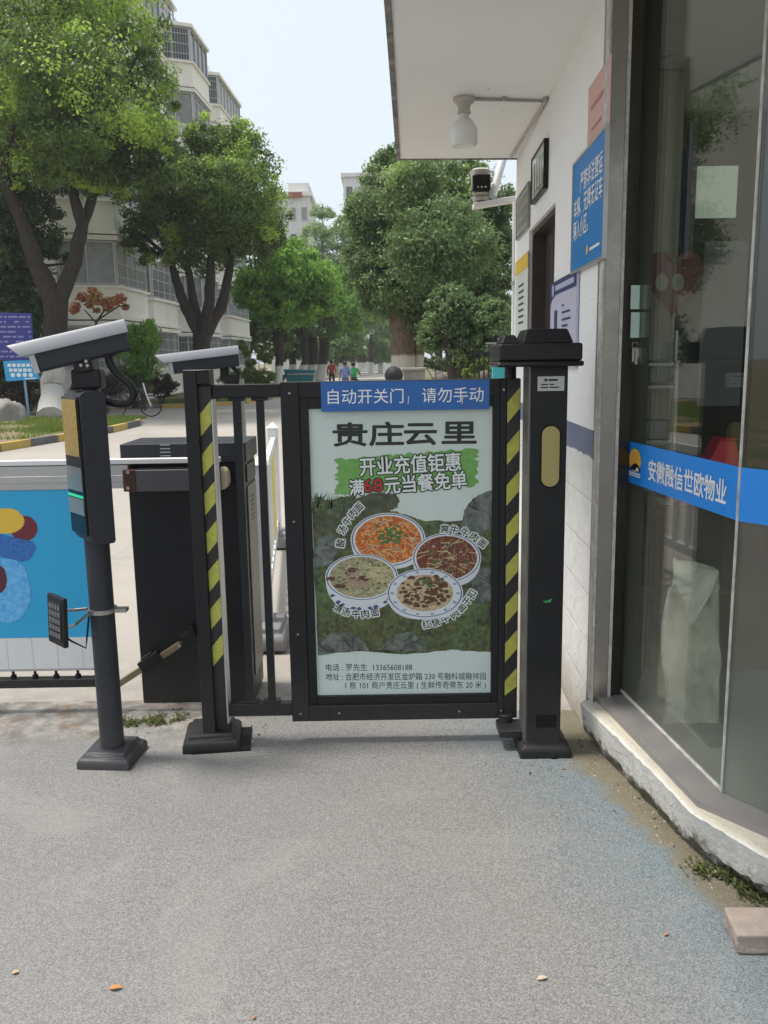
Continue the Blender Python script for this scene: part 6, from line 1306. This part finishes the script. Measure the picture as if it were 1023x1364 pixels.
# ------------------------------------------------------------------ small things on the ground
def chunk(name, label, cat, c, dims, yaw, mt, seed, amp=.008, h0=0.):
    bm = bmesh.new(); bmesh.ops.create_cube(bm, size=1); bmesh.ops.subdivide_edges(bm, edges=bm.edges[:], cuts=5, use_grid_fill=True); r_ = random.Random(seed)
    for v in bm.verts:
        v.co = Vector((v.co.x*dims[0], v.co.y*dims[1], (v.co.z+.5)*dims[2])); k = mnoise.noise(v.co*14+Vector((seed, 0, 0)))*amp; v.co += Vector((k, -k, k*.6 if v.co.z > .01 else 0))+Vector((r_.uniform(-1, 1), r_.uniform(-1, 1), 0))*amp*.12
    me = bpy.data.meshes.new(name); bm.to_mesh(me); bm.free(); me.materials.append(mt); o = bpy.data.objects.new(name, me); COL.objects.link(o); o.location = c; o.rotation_euler = (0, 0, yaw); tag(o, label, cat)
    b = o.modifiers.new('bevel', 'BEVEL'); b.width = .006; b.segments = 2; b.limit_method = 'ANGLE'; b.angle_limit = math.radians(40); return o
b1 = G(963, 1207, .06); b2 = G(985, 1246, .06); bx_ = (b2-b1); bx_.z = 0; by_ = Vector((-bx_.y, bx_.x, 0)).normalized(); dl_ = bx_.length
bc = b1+bx_*.5+by_*.13; ya = math.atan2(by_.y, by_.x)
chunk('paving_stone', 'loose pinkish paving stone lying by the kerb at the right edge', 'stone', (bc.x, bc.y, .002), (.26, dl_, .058), ya, mat('pink_stone', (.38, .31, .265), .9, var=.8, vscale=16, vcol=(.24, .20, .175), bump=.5, bscale=80), 2)
c0 = G(737, 1008); t = thing('bottle_cap', 'dark crushed cap lying before the motor post base', 'litter', c0)
m = MB(); m.lathe([(.022, 0), (.024, .006), (.020, .016), (.012, .018)], c0, 14, 0); m.lathe([(.010, .0182), (.006, .0205)], c0, 10, 1); m.build('cap', [M['black'], M['bolt']], t, smooth=40)
def leaf(name, label, u, v, l, w, yaw, col, group=None, cat='leaf'):
    c = G(u, v); m = MB(); ca, sa = math.cos(yaw), math.sin(yaw); pr = [(-.5, 0, 0), (-.2, .5, .25), (.2, .45, .3), (.5, 0, .1), (.2, -.45, .3), (-.2, -.5, .25)]
    top = [c+Vector((a*l*ca-b*w*sa, a*l*sa+b*w*ca, .004+zz*w)) for a, b, zz in pr]; mid = c+Vector((0, 0, .006)); m.add(top+[mid], [(i, (i+1) % 6, 6) for i in range(6)])
    o = m.build(name, mat(name+'_%d' % u, col, .7, var=.4, vscale=60), origin=c); tag(o, label, cat, group)
leaf('fallen_leaf', 'orange dry leaf on the pavement at the bottom left', 154, 1318, .036, .016, .05, (.52, .22, .06), 'fallen leaves')
leaf('fallen_leaf', 'small tan leaf on the pavement near the left bottom corner', 21, 1297, .02, .012, .3, (.55, .38, .2), 'fallen leaves')
leaf('fallen_leaf', 'pale cream leaf on the pavement at the bottom right', 722, 1305, .03, .014, .2, (.55, .45, .32), 'fallen leaves')
leaf('fallen_leaf', 'tiny brown leaf on the bottom edge of the pavement', 338, 1357, .014, .008, .9, (.4, .2, .1), 'fallen leaves')
leaf('fallen_leaf', 'reddish leaf on the blue-stained pavement right of centre', 887, 1246, .018, .01, .6, (.42, .2, .14), 'fallen leaves')
# grit and weeds
rs = np.random.RandomState(12)
m = MB()
for k in range(260):
    if k < 150: s = rs.rand(); c = Vector((.83+.26*s, 3.32-1.05*s, 0))+Vector((-abs(rs.normal()*.06)-.0, rs.normal()*.05, .0))
    elif k < 200: c = Vector((rs.normal(.62, .12), rs.normal(3.10, .05), 0))
    else: c = Vector((rs.uniform(-1.1, -.5), rs.normal(3.55, .1), 0))
    r = .0018+.0045*rs.rand()**4; m.obox(c+ZZ*r*.5, r, r*.8, r*.6, (rs.normal(), rs.normal(), .2), (-.3, 1, 0), (0, .1, 1), mi=int(rs.randint(3)))
tag(m.build('grit', [mat('grit_a', (.28, .25, .2), .9), mat('grit_b', (.13, .11, .09), .9), mat('grit_c', (.40, .37, .33), .9)]), 'loose grit and crumbs along the kerb foot and post bases', 'grit', kind='stuff')
def weeds(name, c, sx, sy, n, h, seed, label, mt='leaf_weed'):
    rs = np.random.RandomState(seed); V = []; Fc = []; fl = []
    cl = rs.normal(size=(max(4, n//40), 2))*np.array((sx, sy))
    for i in range(n):
        q = cl[rs.randint(len(cl))]+rs.normal(size=2)*.018; a = rs.rand()*6.28; l = h*(.4+.8*rs.rand()); tip = np.array((math.cos(a)*l*.9, math.sin(a)*l*.9, l*(.25+.6*rs.rand()))); w = .003+.003*rs.rand(); s = np.array((-math.sin(a), math.cos(a), 0))*w
        b = np.array((c[0]+q[0], c[1]+q[1], .002)); k = len(V); V += [b, b+tip*.55+s+np.array((0, 0, .004)), b+tip, b+tip*.55-s+np.array((0, 0, .004))]; Fc.append((k, k+1, k+2, k+3)); fl.append(rs.rand()*.6)
    me = bpy.data.meshes.new(name); me.from_pydata([tuple(v) for v in V], [], Fc); a = me.attributes.new('flush', 'FLOAT', 'FACE'); a.data.foreach_set('value', fl); me.materials.append(M[mt]); o = bpy.data.objects.new(name, me); COL.objects.link(o); tag(o, label, 'weeds', kind='stuff')
q = G(205, 962); weeds('weeds', (q.x, q.y), .10, .03, 620, .018, 5, 'low green weeds in the cracked patch between the two left posts')
q = G(990, 1183); weeds('weeds', (q.x-.01, q.y+.02), .03, .05, 420, .03, 6, 'mossy weeds at the foot of the kerb above the paving stone')
q = G(925, 1086, .18); weeds('weeds', (q.x+.02, q.y), .01, .012, 0+60, .02, 7, 'tiny weed sprouting in the kerb joint')

# ------------------------------------------------------------------ air
hb = MB(); hb.box(-110, 110, -14, 220, -4.6, 24)
hm = bpy.data.materials.new('haze_air'); hm.use_nodes = True; hn = hm.node_tree.nodes; hn.remove(hn['Principled BSDF'])
pv = hn.new('ShaderNodeVolumePrincipled'); pv.inputs['Color'].default_value = (.93, .96, 1, 1); pv.inputs['Density'].default_value = .0008; pv.inputs['Anisotropy'].default_value = .3
hm.node_tree.links.new(pv.outputs[0], hn['Material Output'].inputs['Volume'])
tag(hb.build('haze', hm), kind='stuff')
